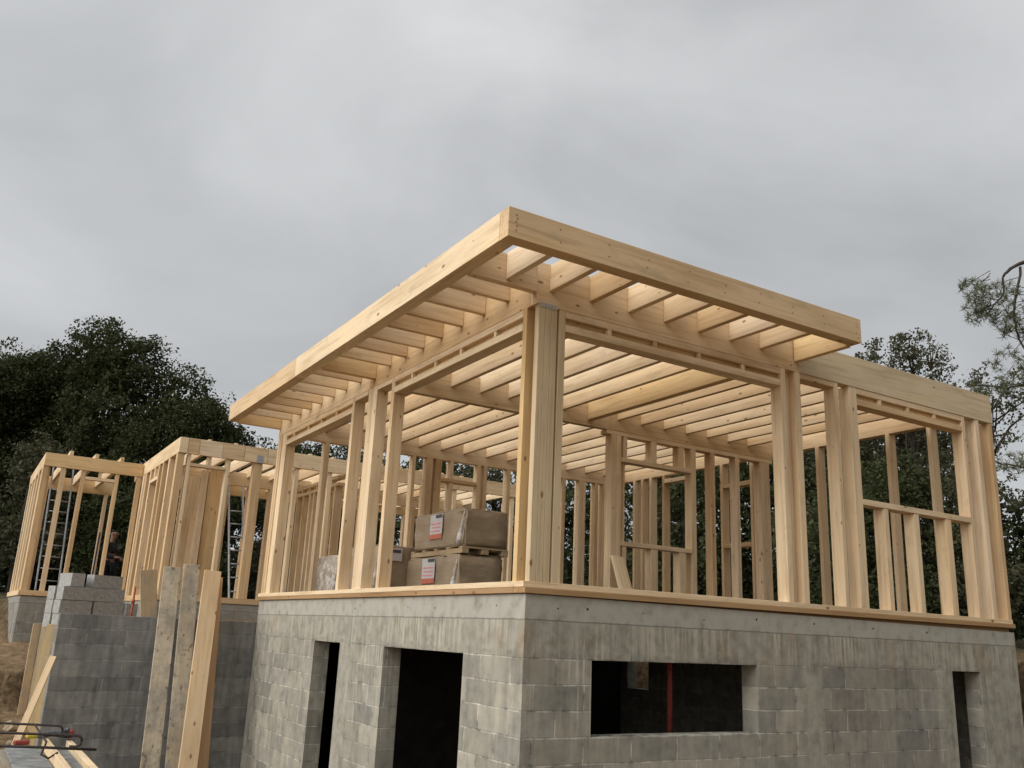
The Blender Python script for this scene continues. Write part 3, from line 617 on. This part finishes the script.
for x, y, a, lb in ((4.45, 3.25, 10, 'small timber offcut on the deck below the inner window opening'), (4.75, 3.30, -25, 'timber offcut on the deck just right of the small one')):
    bm = bmesh.new(); bm_box(bm, -.14, .14, -.045, .045, 0, .06, .004); tag(link('timber_offcut', done(bm, 'timber_offcut'), WD[0], None, (x, y, .0), (0, 0, R_(a))), lb, 'offcut')
bm = bmesh.new(); bm_tube(bm, [(0, 0, 0), (0, 0, .74)], .015, 10); bm_tube(bm, [(0, 0, .50), (0, 0, .55)], .027, 10)
tag(link('steel_rod', done(bm, 'steel_rod', True), RUST, None, (-1.63, 8.2, -.62)), 'rusty orange steel rod upright behind the dark wall', 'steel rod')

# ------------------------------------------------------------------ wrapped insulation packs on pallets
PALW = wood('pallet_wood', 0, [(.34, .25, .15), (.38, .28, .17), (.32, .23, .14), (.40, .30, .19)])
def pack(label, x0, x1, y0, y1, z0, z1, sheet=True, rot=0, m=None, sh=(.62, .80), front=False):
    cx, cy = (x0 + x1) / 2, (y0 + y1) / 2
    t = thing('insulation_pack', label, 'wrapped pack', (cx, cy, z0), (0, 0, rot), 'wrapped insulation packs inside the frame')
    hx, hy = (x1 - x0) / 2, (y1 - y0) / 2; h = z1 - z0
    bm = bmesh.new(); bm_box(bm, -hx, hx, -hy, hy, .085, h, .03)
    bmesh.ops.subdivide_edges(bm, edges=bm.edges[:], cuts=3, use_grid_fill=True)
    for v in bm.verts:
        s = .012; v.co += Vector((rnd.uniform(-s, s), rnd.uniform(-s, s), rnd.uniform(-s, s) * (v.co.z > .12)))
    link('wrapping', done(bm, 'wrapping', True), m or FILM, t)
    # bunched stretch film along the near upright edges
    for sx in (-1, 1):
        bm = bmesh.new(); bm_tube(bm, [(sx * (hx - .004), -hy + .02 + .02 * k + jit(.012), .09 + (h - .12) * (1 - k / 5)) for k in range(6)], [.008, .016, .026, .038, .05, .06], 6)
        link('bunched_film', done(bm, 'bunched_film', True), WRAP, t)
    bm = bmesh.new()
    for k in range(5):
        a = -hy + k * (2 * hy - .09) / 4; bm_box(bm, -hx - .02, hx + .02, a, a + .09, .062, .082, .002)
    for k in range(3):
        a = -hx - .02 + k * (2 * hx + .04 - .09) / 2; bm_box(bm, a, a + .09, -hy, hy, .002, .06, .002)
    link('pallet', done(bm, 'pallet'), PALW, t)
    if sheet:
        ly = hy - sh[0] * 2 * hy; l2 = hy - sh[1] * 2 * hy
        bm = bmesh.new(); bm_box(bm, -hx - .018, -hx - .014, min(ly, l2), max(ly, l2), h - .33, h - .03); sh_ = link('label_sheet', done(bm, 'label_sheet'), PAPER, t)
        a, b = min(ly, l2), max(ly, l2)
        bm = bmesh.new(); bm_box(bm, -hx - .021, -hx - .0185, a, b, h - .33, h - .27); link('red_band', done(bm, 'red_band'), REDP, sh_)
        bm = bmesh.new(); bm_box(bm, -hx - .021, -hx - .0185, a + .01, a + (b - a) * .55, h - .075, h - .035); link('dark_heading', done(bm, 'dark_heading'), INK, sh_)
        bm = bmesh.new()
        for k in range(3): bm_box(bm, -hx - .021, -hx - .0185, a + .03 + .01 * k, b - .03 - .03 * (k % 2), h - .15 - .045 * k, h - .135 - .045 * k)
        link('red_text_lines', done(bm, 'red_text_lines'), PINK, sh_)
    if front:
        bm = bmesh.new(); bm_box(bm, -hx + .05, -hx + .30, -hy - .018, -hy - .014, h - .20, h - .04); fs_ = link('label_sheet', done(bm, 'label_sheet'), PAPER, t)
        bm = bmesh.new(); bm_box(bm, -hx + .12, -hx + .28, -hy - .021, -hy - .0185, h - .10, h - .06); link('dark_heading', done(bm, 'dark_heading'), INK, fs_)
    return t
pack('upper wrapped insulation pack lying on top of another pack near the corner post', 1.05, 1.64, 3.04, 4.42, .565, 1.10, sh=(.36, .60))
pack('lower wrapped insulation pack carrying another pack near the corner post', 1.00, 1.60, 3.06, 4.44, .0, .56, sh=(.34, .59))
pack('wrapped insulation pack left of the stacked pair, with a white label', .62, 1.13, 4.47, 5.6, .0, .72, sheet=False, front=True)
pack('shiny film wrapped pack seen between the left wall studs', .60, .95, 5.85, 6.75, .0, .66, sheet=False, m=WRAP)

# ------------------------------------------------------------------ ladders
def ladder(label, bot, top, wdt, n, m, xa=(1, 0, 0)):
    b = Vector(bot); d = Vector(top) - b; ln = d.length
    t = thing('ladder', label, 'ladder', bot)
    zax = d.normalized(); xa = Vector(xa).normalized(); ya = zax.cross(xa).normalized(); xa = ya.cross(zax)
    t.matrix_world = Matrix.Translation(b) @ Matrix((xa, ya, zax)).transposed().to_4x4()
    for s in (-1, 1):
        bm = bmesh.new(); bm_box(bm, s * wdt / 2 - .014, s * wdt / 2 + .014, -.03, .03, 0, ln, .003); link('rail', done(bm, 'rail'), m, t)
    for k in range(n):
        bm = bmesh.new(); z = .25 + k * .28; bm_tube(bm, [(-wdt / 2, 0, z), (wdt / 2, 0, z)], .014, 8); link('rung', done(bm, 'rung', True), m, t)
ladder('dark metal ladder leaning inside the small farthest left wing', (-2.33, 14.0, .09), (-2.30, 15.6, 2.85), .40, 9, ALUD)
ladder('light aluminium ladder standing inside the timber wing left of the big frame', (.70, 11.3, .0), (.62, 12.15, 2.35), .28, 7, ALU)

# ------------------------------------------------------------------ pile of tools, planks and rebar at the lower left
t = thing('plank_stack', 'low stack of weathered planks and grey panels in front of the dark wall', 'plank stack', (-2.95, 3.2, -2.4))
OLDY = wood('weathered_plank', 1, [(.27, .23, .17), (.30, .26, .19), (.25, .21, .15), (.33, .28, .21)], True, .6)
for k in range(5):
    bm = bmesh.new(); bm_box(bm, -.34 + jit(.02), .29 + jit(.02), -1.3 + .05 * k, 1.0 + jit(.06), .16 * k, .16 * k + .15, .004); link('plank_layer', done(bm, 'plank_layer'), OLDY, t)
for x, wd, zz in ((.05, .05, .90), (.262, .055, .88)):
    bm = bmesh.new(); bm_box(bm, x - wd / 2, x + wd / 2, -1.35, .95 + jit(.1), .80, zz, .003); link('batten', done(bm, 'batten'), WD[1], t)
for x, wd in ((-.14, .15), (.155, .08)):
    bm = bmesh.new(); bm_box(bm, x - wd, x + wd, -1.3, .9, .80, .822, .002); link('grey_panel', done(bm, 'grey_panel'), GREYP, t)
t = thing('angle_grinder', 'dark grey power tool with a red end lying on the plank stack', 'power tool', (-2.80, 4.12, -1.475), (0, 0, R_(4)))
bm = bmesh.new(); bm_tube(bm, [(-.17, 0, -.01), (-.12, 0, .008), (-.03, 0, .02), (.02, 0, .014), (.1, 0, .01)], [.022, .03, .026, .036, .042], 12); link('body', done(bm, 'body', True), TOOLG, t)
bm = bmesh.new(); bm_tube(bm, [(.1, 0, .01), (.13, 0, .012), (.145, 0, .01)], [.044, .042, .034], 12); link('gear_head', done(bm, 'gear_head', True), TOOLR, t)
bm = bmesh.new(); bm_tube(bm, [(.06, 0, .04), (.07, -.06, .06), (.075, -.12, .06)], [.016, .014, .015], 10); link('side_handle', done(bm, 'side_handle', True), TOOLG, t)
bm = bmesh.new(); bm_tube(bm, [(.115, 0, -.045), (.115, 0, -.041)], .06, 18); link('disc', done(bm, 'disc'), TOOLG, t)
t = thing('tool_case', 'small red and yellow tool on the left end of the plank stack', 'tool', (-3.09, 4.15, -1.54), (0, 0, R_(10)))
bm = bmesh.new(); bm_box(bm, -.08, .05, -.04, .04, -.02, .02, .009); link('case', done(bm, 'case'), TOOLR, t)
bm = bmesh.new(); bm_box(bm, .02, .16, -.03, .03, .036, .07, .01); link('yellow_grip', done(bm, 'yellow_grip'), TOOLY, t)
def rod(name, label, pts, r=.011):
    bm = bmesh.new(); bm_tube(bm, pts, r, 8); return tag(link(name, done(bm, name, True), REBAR), label, 'rebar')
def hooked(p0, p1, up):
    p0 = Vector(p0); p1 = Vector(p1); d = (p1 - p0).normalized(); pts = [p0, p0.lerp(p1, .5), p1]
    for k in range(1, 7):
        a = math.pi * k / 6; pts.append(p1 + d * (.045 * math.sin(a)) + Vector((0, 0, up * .045 * (1 - math.cos(a)))))
    pts.append(pts[-1] - d * .05); return pts
rod('rebar_rod', 'dark hooked rebar rod above the plank stack, the farthest one', hooked((-3.65, 4.35, -1.36), (-2.82, 3.95, -1.37), -1))
rod('rebar_rod', 'dark hooked rebar rod across the middle of the plank stack', hooked((-3.62, 3.2, -1.33), (-2.78, 2.85, -1.34), -1))
rod('rebar_rod', 'dark straight rebar rod lowest and nearest at the bottom left', [(-3.66, 2.55, -1.36), (-3.1, 2.36, -1.37), (-2.70, 2.22, -1.38)])
rod('rebar_stirrup', 'bent dark rebar stirrup hanging between the two rods over the planks', [(-3.02, 4.02, -1.37), (-3.0, 3.6, -1.40), (-2.98, 3.2, -1.43), (-3.03, 2.95, -1.50), (-2.97, 2.93, -1.53), (-2.9, 2.97, -1.49)], .009)

# stones on the cut bank
def stone(loc, r, label):
    bm = bmesh.new(); bmesh.ops.create_icosphere(bm, subdivisions=2, radius=r)
    for v in bm.verts: v.co = Vector((v.co.x * 1.25, v.co.y, v.co.z * .75)) * rnd.uniform(.8, 1.15)
    tag(link('stone', done(bm, 'stone'), STONE, None, loc, (0, 0, rnd.random() * 6)), label, 'stone', 'stones on the cut bank')
for i in range(26):
    y = rnd.uniform(7.2, 10.4); x = rnd.uniform(-3.6, -2.85)
    stone((x, y, terrain(x, y) + .02), rnd.uniform(.04, .11), 'pale limestone lump on the brown cut bank left of the dark wall')

# ------------------------------------------------------------------ person behind the small wing
def person(loc, rot):
    t = thing('person', 'man in dark work clothes seen in profile behind the small farthest left wing', 'person', loc, (0, 0, rot))
    def skin(name, verts, edges, rads, m, sub=2):
        me = bpy.data.meshes.new(name); me.from_pydata(verts, edges, []); o = link(name, me, m, t)
        md = o.modifiers.new('s', 'SKIN')
        for i, r in enumerate(rads): me.skin_vertices[0].data[i].radius = (r[0], r[1]) if isinstance(r, tuple) else (r, r)
        me.skin_vertices[0].data[0].use_root = True; md.use_smooth_shade = True
        o.modifiers.new('d', 'SUBSURF').levels = sub; o.modifiers['d'].render_levels = sub
        return o
    # pelvis root; faces +x
    v = [(0, 0, .95), (.0, 0, 1.15), (.02, 0, 1.35), (.02, 0, 1.46), (.04, 0, 1.55), (.06, 0, 1.66), (.05, 0, 1.74),
         (0, .09, .90), (.06, .10, .50), (.0, .10, .09), (.15, .11, .04), (0, -.09, .90), (-.02, -.10, .50), (-.1, -.10, .09), (.05, -.11, .04),
         (.02, .18, 1.42), (.0, .24, 1.14), (.22, .20, 1.06), (.30, .18, 1.06), (.02, -.18, 1.42), (.03, -.24, 1.14), (.25, -.18, 1.10), (.33, -.16, 1.11)]
    e = [(0, 1), (1, 2), (2, 3), (3, 4), (4, 5), (5, 6), (0, 7), (7, 8), (8, 9), (9, 10), (0, 11), (11, 12), (12, 13), (13, 14), (2, 15), (15, 16), (16, 17), (17, 18), (2, 19), (19, 20), (20, 21), (21, 22)]
    r = [(.14, .16), (.12, .15), (.12, .17), (.07, .08), .055, (.095, .08), (.07, .065), .09, .065, .05, .04, .09, .065, .05, .04, .065, .05, .04, .035, .065, .05, .04, .035]
    v2 = list(v); e2 = list(e); r2 = list(r)
    for w_, s in ((18, 1), (22, -1)):
        bx, by, bz = v[w_]
        for k in range(4):
            a = (bx + .05, by + (k - 1.5) * .019, bz - .005); b = (bx + .085 - .006 * abs(k - 1.4), by + (k - 1.5) * .02, bz - .03); i = len(v2)
            v2 += [a, b]; e2 += [(w_, i), (i, i + 1)]; r2 += [.010, .008]
        i = len(v2); v2 += [(bx + .02, by - s * .035, bz - .01), (bx + .05, by - s * .045, bz - .03)]; e2 += [(w_, i), (i, i + 1)]; r2 += [.012, .009]
    skin('body', v2, e2, r2, SKIN)
    # clothes follow the body, a little larger
    g = 1.14
    def sub_(ids, f=g):
        mp_ = {k: i for i, k in enumerate(ids)}
        return [v[k] for k in ids], [(mp_[a], mp_[b]) for a, b in e if a in mp_ and b in mp_], [tuple(x * f + .006 for x in (r[k] if isinstance(r[k], tuple) else (r[k], r[k]))) for k in ids]
    skin('jacket', *sub_([1, 2, 3, 15, 16, 17, 19, 20, 21]), CLOTH); skin('trousers', *sub_([0, 7, 8, 9, 11, 12, 13]), PANTS); 
    skin('shoes', *sub_([9, 10], 1.25), PANTS); skin('shoes', *sub_([13, 14], 1.25), PANTS)
    skin('hair', [(.0, 0, 1.72), (.05, 0, 1.77)], [(0, 1)], [(.07, .075), (.06, .07)], HAIR)
    bm = bmesh.new(); bm_tube(bm, [(.14, 0, 1.70), (.165, 0, 1.665), (.15, 0, 1.655)], [.01, .016, .012], 8); link('nose', done(bm, 'nose', True), SKIN, t)
    bm = bmesh.new()
    for s in (-1, 1):
        bmesh.ops.create_uvsphere(bm, u_segments=8, v_segments=6, radius=.011, matrix=Matrix.Translation((.142, s * .03, 1.70)))
    link('eyes', done(bm, 'eyes', True), HAIR, t)
    bm = bmesh.new(); bm_box(bm, .138, .148, -.022, .022, 1.622, 1.629, .002); link('mouth', done(bm, 'mouth'), REDP, t)
    bm = bmesh.new()
    for s in (-1, 1):
        bmesh.ops.create_uvsphere(bm, u_segments=8, v_segments=6, radius=.03, matrix=Matrix.Translation((.05, s * .085, 1.68)) @ Matrix.Diagonal((.7, .35, 1, 1)))
    link('ears', done(bm, 'ears', True), SKIN, t)
person((-.78, 17.95, terrain(-.78, 17.95) - .02), R_(-35))
bm = bmesh.new(); bm_box(bm, -.012, .012, -.03, .03, 0, 1.2, .003)
tag(link('spirit_level', done(bm, 'spirit_level'), BLUEL, None, (-1.60, 13.65, .10), (0, R_(1), 0)), 'dark blue spirit level upright against a stud in the small farthest left wing', 'spirit level')

# ------------------------------------------------------------------ trees
rg = np.random.default_rng(11)
def leaves_mesh(name, centers, size, asp=.55):
    n = len(centers); c = np.asarray(centers)
    a = rg.normal(size=(n, 3)); a /= np.linalg.norm(a, axis=1)[:, None]
    b = rg.normal(size=(n, 3)); b -= (b * a).sum(1)[:, None] * a; b /= np.linalg.norm(b, axis=1)[:, None]
    s = np.asarray(size).reshape(-1, 1) * rg.uniform(.6, 1.35, size=n)[:, None]
    vt = np.empty((n, 4, 3)); vt[:, 0] = c - a * s; vt[:, 1] = c + b * s * asp; vt[:, 2] = c + a * s; vt[:, 3] = c - b * s * asp
    me = bpy.data.meshes.new(name); me.vertices.add(n * 4); me.vertices.foreach_set('co', vt.reshape(-1)); me.loops.add(n * 4)
    me.loops.foreach_set('vertex_index', np.arange(n * 4, dtype=np.int32)); me.polygons.add(n); me.polygons.foreach_set('loop_start', np.arange(0, n * 4, 4, dtype=np.int32))
    me.update(calc_edges=True); me.validate(); return me
def clumps(lobes, per_m2, cr, nleaf, shell=(.62, 1.05), fill=0):
    fills = []
    pts = []; cc = []
    for (x, y, z, r) in lobes:
        k = max(5, int(per_m2 * 12.6 * r * r))
        d = rg.normal(size=(k, 3)); d /= np.linalg.norm(d, axis=1)[:, None]
        rad = r * rg.uniform(shell[0], shell[1], size=k)[:, None]
        ce = np.array([x, y, z]) + d * rad; cc.append(ce)
        for q in ce:
            m = int(nleaf * rg.uniform(.4, 1.4)); rr = cr * rg.uniform(.6, 1.3)
            o = rg.normal(size=(m, 3)); o *= (rg.uniform(0, 1, size=(m, 1)) ** .45) / np.linalg.norm(o, axis=1)[:, None]; pts.append(q + o * rr * np.array([1.05, 1.05, .8]))
        if fill:
            m = int(2 * fill * r ** 3); o = rg.normal(size=(m, 3)); o /= np.linalg.norm(o, axis=1)[:, None]; fills.append(np.array([x, y, z]) + o * (r * .80 * rg.uniform(0, 1, size=(m, 1)) ** .4))
    return np.concatenate(pts), np.concatenate(cc), (np.concatenate(fills) if fills else np.zeros((0, 3)))
def limbs(bm, base, top, r0, targets, n=14, r1=.03):
    base = Vector(base); top = Vector(top); mid = base.lerp(top, .5) + Vector((jit(.25), jit(.25), 0))
    bm_tube(bm, [base, base.lerp(mid, .5) + Vector((jit(.1), jit(.1), 0)), mid, top], [r0 * 1.25, r0, r0 * .85, r0 * .45], 9)
    idx = rg.choice(len(targets), size=min(n, len(targets)), replace=False)
    for i in idx:
        tg = Vector(targets[i]); s = base.lerp(top, rnd.uniform(.35, .95)); d = tg - s
        p1 = s + d * .35 + Vector((jit(.12), jit(.12), .12)) * d.length * .8; p2 = s + d * .7 + Vector((jit(.1), jit(.1), .05)) * d.length
        bm_tube(bm, [s, p1, p2, tg], [r0 * .32, r0 * .22, r0 * .13, .008], 6)
def tree(name, label, base, top, r0, lobes, leafm, per, cr, nl, ls, fill=0, shell=(.62, 1.05), nb=14, group=None, cat='tree', twigs=()):
    t = thing(name, label, cat, base, group=group); B = np.array(base)
    p, cc, fl = clumps(lobes, per, cr, nl, shell, fill)
    link('crown', leaves_mesh('crown', np.concatenate((p, fl)) - B, np.concatenate((np.full(len(p), ls), np.full(len(fl), .13)))), leafm, t)
    bm = bmesh.new(); limbs(bm, (0, 0, 0), Vector(top) - Vector(base), r0, cc - B, nb)
    for tw, rr in twigs: bm_tube(bm, [Vector(q) - Vector(base) for q in tw], rr, 5)
    link('trunk', done(bm, 'trunk', True), BARK, t)
    return t
GZ = lambda x, y: terrain(max(-30, min(40, x)), max(-20, min(45, y)))
oak = [(-5.36, 33.64, 5.9, 3.43), (-2.97, 30.72, 7.06, 2.15), (-3.83, 28.87, 6.9, 1.22), (-1.82, 29.81, 7.75, 1.6), (-0.75, 28.76, 8.75, 1.55), (0.15, 27.46, 8.35, 1.3), (1.79, 26.59, 7.1, 1.30), (2.57, 25.26, 6.1, 1.2), (3.53, 24.96, 5.2, 1.0), (-3.13, 30.54, 4.21, 2.69), (-0.75, 28.96, 4.68, 2.51), (1.22, 26.58, 4.63, 2.09), (2.91, 25.65, 4.0, 1.5), (-0.15, 28.02, 6.45, 2.15), (-1.5, 29, 2.2, 2.4), (1.2, 27, 2.0, 2.2), (-4.5, 30, 2.2, 2.4), (-3.3, 29.2, 7.35, 1.25), (-2.5, 29.6, 7.6, 1.3), (-4.6, 29.5, 6.6, 1.7), (2.3, 25.9, 5.6, 1.5), (3.3, 25.2, 4.6, 1.3)]
tree('holm_oak', 'broad dense dark evergreen oak rising behind the left wings', (-.8, 30.2, GZ(-.8, 30.2) - .1), (-.6, 29, 7.0), .32, oak, OAKL, 2.6, .46, 95, .058, 60, group='trees around the site')
tree('holm_oak', 'dark evergreen oak with a lower crown right of the broad left oak', (8.8, 31.8, GZ(8.8, 31.8) - .1), (8.6, 31, 5.2), .22, [(6.91, 31.0, 6.45, .95), (7.79, 30.6, 6.1, 1.2), (8.91, 29.97, 5.9, 1.4), (10.07, 29.39, 5.6, 1.6), (6.8, 31, 4.6, 1.4), (8.4, 30.4, 4.2, 1.8), (10.4, 29.6, 3.8, 1.8), (7.6, 30, 2.3, 1.8), (10, 29, 2.0, 1.7)], OAKL, 2.2, .5, 60, .07, 45, group='trees around the site')
oakr = [(16.36, 8.2, 7.2, .82), (17.29, 7.65, 7.15, .80), (16.74, 7.82, 7.6, .6), (16.13, 8.62, 6.29, .81), (17.28, 8.05, 5.96, 1.0), (18.0, 7.55, 6.2, .45), (16.62, 8.71, 5.14, 1.0), (17.86, 8.11, 4.68, 1.0), (16.68, 9.19, 3.58, 1.08), (18.03, 8.52, 3.12, 1.21)]
tw = []
for dx, dz in ((.0, 1.0), (.28, .75), (-.2, .7), (.5, .45), (.12, .85)):
    b0 = (17.45, 7.6, 7.0); e0 = (17.45 + dx, 7.6 - dx * .5, 7.2 + dz * .75); tw.append(([b0, (17.45 + dx * .4 + .05, 7.6 - dx * .2, 7.15 + dz * .3), e0], [.022, .016, .007])); 
    tw.append(([(17.45 + dx * .6, 7.6 - dx * .3, 7.2 + dz * .42), (17.45 + dx * .6 + .2, 7.5 - dx * .3, 7.2 + dz * .42 + .28)], [.012, .006]))
tree('downy_oak', 'half bare oak with twiggy top behind the right end of the roof beam', (17.6, 9.2, GZ(17.6, 9.2) - .2), (17.2, 8.0, 6.8), .15, oakr, OAKR, 4.6, .22, 30, .046, 5, (.3, 1.05), 40, group='trees around the site', twigs=tw)
oakrr = [(15.92, 5.27, 5.75, .55), (16.38, 5.1, 5.45, .58), (15.7, 5.56, 5.3, .42), (16.9, 4.69, 5.7, .6), (16.45, 5.36, 4.7, .42), (15.93, 5.83, 4.2, .5), (15.6, 6.1, 3.4, .6), (15.9, 6.0, 2.5, .7)]
tree('downy_oak', 'sparse dark oak right of the frame with sky showing between its twigs', (16.7, 6.6, GZ(16.7, 6.6) - .2), (16.2, 5.4, 5.5), .12, oakrr, OAKR, 4.6, .22, 28, .044, 6, (.3, 1.05), 30, group='trees around the site')
# generic woodland trees behind the frame, one mesh pair copied
def wood_lobes(seed, sparse=False):
    r2 = random.Random(seed); o = []
    for k in range(11):
        a = r2.random() * 6.28; z = r2.uniform(1.3, 5.4); q = (1.7 - abs(z - 3.1) * .33) * r2.uniform(.3, 1)
        o.append((math.cos(a) * q, math.sin(a) * q, z, r2.uniform(.7, 1.25)))
    return o
protos = []
for sd_, lm, per, nl in ((3, OAKL, 2.6, 34), (5, OAKR, 2.2, 26), (9, OAKL, 2.2, 28)):
    p, cc, fl = clumps(wood_lobes(sd_), per, .34, nl, (.4, 1.05), 40)
    cm = leaves_mesh('crown', np.concatenate((p, fl)), np.concatenate((np.full(len(p), .062), np.full(len(fl), .13)))); cm.materials.append(lm)
    bm = bmesh.new(); limbs(bm, (0, 0, -.3), (.1, .1, 4.8), .13, cc, 18); tm = done(bm, 'trunk', True); tm.materials.append(BARK); protos.append((cm, tm))
places = [(10.5, 24.0, 1.15, 'seen through the left wall studs'), (12.6, 22.0, 1.0, 'behind the wrapped packs'), (13.4, 19.2, .95, 'just left of the corner post'), (15.0, 17.8, 1.0, 'just right of the corner post'), (15.6, 15.6, .95, 'behind the leaning offcut'),
          (16.6, 14.2, 1.05, 'behind the inner window opening'), (17.5, 12.4, 1.0, 'behind the stud right of the inner window opening'), (17.4, 10.8, 1.1, 'behind the side window opening'), (14.6, 8.3, .82, 'behind the middle post cluster'), (14.9, 6.7, .72, 'behind the window sill rail'), (15.2, 5.7, .62, 'behind the right end studs'),
          (14.4, 13.9, .95, 'close behind the inner window opening'), (20.5, 13.2, 1.2, 'far behind the middle post cluster'), (21.2, 10.4, 1.15, 'far behind the right wing'), (-7.5, 25.0, .9, 'at the left edge'), (4.6, 28.5, .9, 'below the right flank of the broad oak'), (-2.4, 24.5, .75, 'low behind the small farthest left wing'), (.2, 23.5, .72, 'low behind the worker'), (2.2, 22.5, .8, 'low behind the ladder wing'), (5.5, 23.5, .85, 'low behind the wing roof')]
for i, (x, y, s, where) in enumerate(places):
    cm, tm = protos[i % 3]
    t = thing('woodland_tree', 'dark bushy woodland tree %s' % where, 'tree', (x, y, GZ(x, y) - .1), (0, 0, rnd.random() * 6.28), 'trees around the site'); t.scale = (s * 1.1, s * 1.1, s)
    link('crown', cm, None, t); link('trunk', tm, None, t)
# wood far behind, read as one dark mass
lob = []
for k in range(46):
    a = -.25 + 1.75 * k / 45; d = 44 + rnd.uniform(-3, 6); x = -3.95 + d * math.sin(a); y = -6.2 + d * math.cos(a); lob.append((x, y, GZ(x, y) + rnd.uniform(.9, 2.4), rnd.uniform(1.7, 2.6)))
p, cc, fl = clumps(lob, .8, .7, 26, (.5, 1.0), 8)
tag(link('far_wood', leaves_mesh('far_wood', np.concatenate((p, fl)), np.concatenate((np.full(len(p), .15), np.full(len(fl), .4)))), OAKL), 'dark wood filling the background behind the site', 'wood', kind='stuff')
# shrub at the right edge
sh = [(16.12, 5.05, 2.3, .6), (16.45, 4.75, 2.6, .75), (16.23, 5.34, 1.34, .63), (16.7, 5.05, 1.36, .81), (16.44, 5.53, .5, .55), (15.9, 5.6, .4, .5)]
tree('evergreen_shrub', 'rounded dark green bush at the right edge beyond the end studs', (16.4, 5.2, GZ(16.4, 5.2) - .1), (16.4, 5.0, 2.0), .06, sh, SHRL, 5, .22, 40, .045, 60, group='bushes beside the frame', cat='bush')
# pine reaching in from the right
def pine():
    bz = GZ(13.8, 1.6); base = (13.8, .9, bz - .1)
    t = thing('pine_tree', 'pine branches with loose needle tufts reaching in at the right edge', 'tree', base, group='trees around the site'); Bv = Vector(base)
    bm = bmesh.new()
    bm_tube(bm, [(0, 0, 0), (.15, .1, 3), (.05, .0, 6), (-.1, .1, 8.6)], [.2, .17, .13, .05], 10)
    def br(pts, r):
        pts = [Vector(q) - Bv for q in pts]; rr = r
        if len(pts) > 2:   # bend smoothly through the points, with small kinks
            e_ = [pts[0] * 2 - pts[1]] + pts + [pts[-1] * 2 - pts[-2]]; o = []; rr = []
            for i in range(1, len(e_) - 2):
                for k in range(5):
                    u = k / 5; a, b, c, d = e_[i - 1:i + 3]
                    o.append(.5 * ((2 * b) + (c - a) * u + (2 * a - 5 * b + 4 * c - d) * u * u + (3 * b - a - 3 * c + d) * u ** 3) + Vector((jit(.02), jit(.02), jit(.02)))); rr.append(r[i - 1] * (1 - u) + r[i] * u)
            pts = o + [pts[-1]]; rr.append(r[-1])
        bm_tube(bm, pts, rr, 6)
    br([(13.7, .9, 6.5), (12.4, 1.3, 6.75), (11.34, 1.76, 6.47), (11.12, 1.96, 6.23)], [.07, .05, .035, .022])
    br([(11.12, 1.96, 6.23), (11.15, 2.0, 5.95), (11.0, 2.1, 5.7), (10.85, 2.2, 5.5)], [.022, .018, .014, .008])
    br([(11.36, 1.75, 6.4), (11.3, 1.9, 5.7), (11.36, 1.95, 5.2), (11.6, 1.9, 4.7), (11.75, 1.9, 4.4)], [.026, .022, .02, .015, .01])
    br([(13.8, .9, 4.9), (12.8, 1.4, 4.8), (11.7, 2.2, 4.35), (10.9, 2.7, 4.35)], [.05, .035, .022, .008])
    br([(13.8, .9, 3.6), (12.9, 1.4, 3.2), (12.0, 2.3, 2.95), (11.4, 2.8, 3.05)], [.05, .03, .02, .008])
    br([(12.6, 1.2, 6.6), (12.5, 1.5, 5.8), (12.3, 1.8, 5.2)], [.03, .02, .01])
    tufts = []
    def cloud(c, rx, ry, rz, n):
        for _ in range(n):
            d = rg.normal(size=3); d /= np.linalg.norm(d); d *= rg.uniform(.2, 1) ** .5; tufts.append((c[0] + d[0] * rx, c[1] + d[1] * ry, c[2] + d[2] * rz))
    cloud((11.0, 2.15, 5.75), .52, .5, .40, 95); cloud((11.5, 1.9, 5.45), .45, .5, .42, 70); cloud((12.3, 1.5, 5.8), .6, .5, .5, 70)
    cloud((10.75, 2.3, 6.0), .28, .3, .2, 22); cloud((11.5, 2.2, 4.75), .4, .4, .25, 22); cloud((11.3, 2.5, 4.35), .4, .4, .18, 22); cloud((12.0, 2.0, 4.5), .5, .5, .4, 45); cloud((11.8, 2.4, 3.0), .5, .4, .22, 30); cloud((12.2, 2.0, 3.6), .35, .4, .4, 26)
    for q in tufts[::4]:
        qv = Vector(q); s = qv + Vector((.22 + jit(.1), -.1 + jit(.1), .1 + jit(.2))); br([s, qv], [.007, .004])
    link('trunk', done(bm, 'trunk', True), BARK, t)
    tf = np.asarray(tufts); n = 22; m = len(tf)
    d = rg.normal(size=(m, n, 3)); d[..., 2] += .35; d /= np.linalg.norm(d, axis=2)[..., None]; ln = rg.uniform(.07, .13, size=(m, n, 1))
    a = (tf[:, None, :] + 0 * d).reshape(-1, 3); b = (tf[:, None, :] + d * ln).reshape(-1, 3); w_ = rg.normal(size=b.shape); w_ -= (w_ * d.reshape(-1, 3)).sum(1)[:, None] * d.reshape(-1, 3); w_ /= np.linalg.norm(w_, axis=1)[:, None]
    k = len(a); vt = np.empty((k, 4, 3)); vt[:, 0] = a - w_ * .004; vt[:, 1] = a + w_ * .004; vt[:, 2] = b + w_ * .0035; vt[:, 3] = b - w_ * .0035; vt -= np.array(base)
    me = bpy.data.meshes.new('needles'); me.vertices.add(k * 4); me.vertices.foreach_set('co', vt.reshape(-1)); me.loops.add(k * 4); me.loops.foreach_set('vertex_index', np.arange(k * 4, dtype=np.int32)); me.polygons.add(k); me.polygons.foreach_set('loop_start', np.arange(0, k * 4, 4, dtype=np.int32)); me.update(calc_edges=True)
    link('crown', me, PINEL, t)
pine()
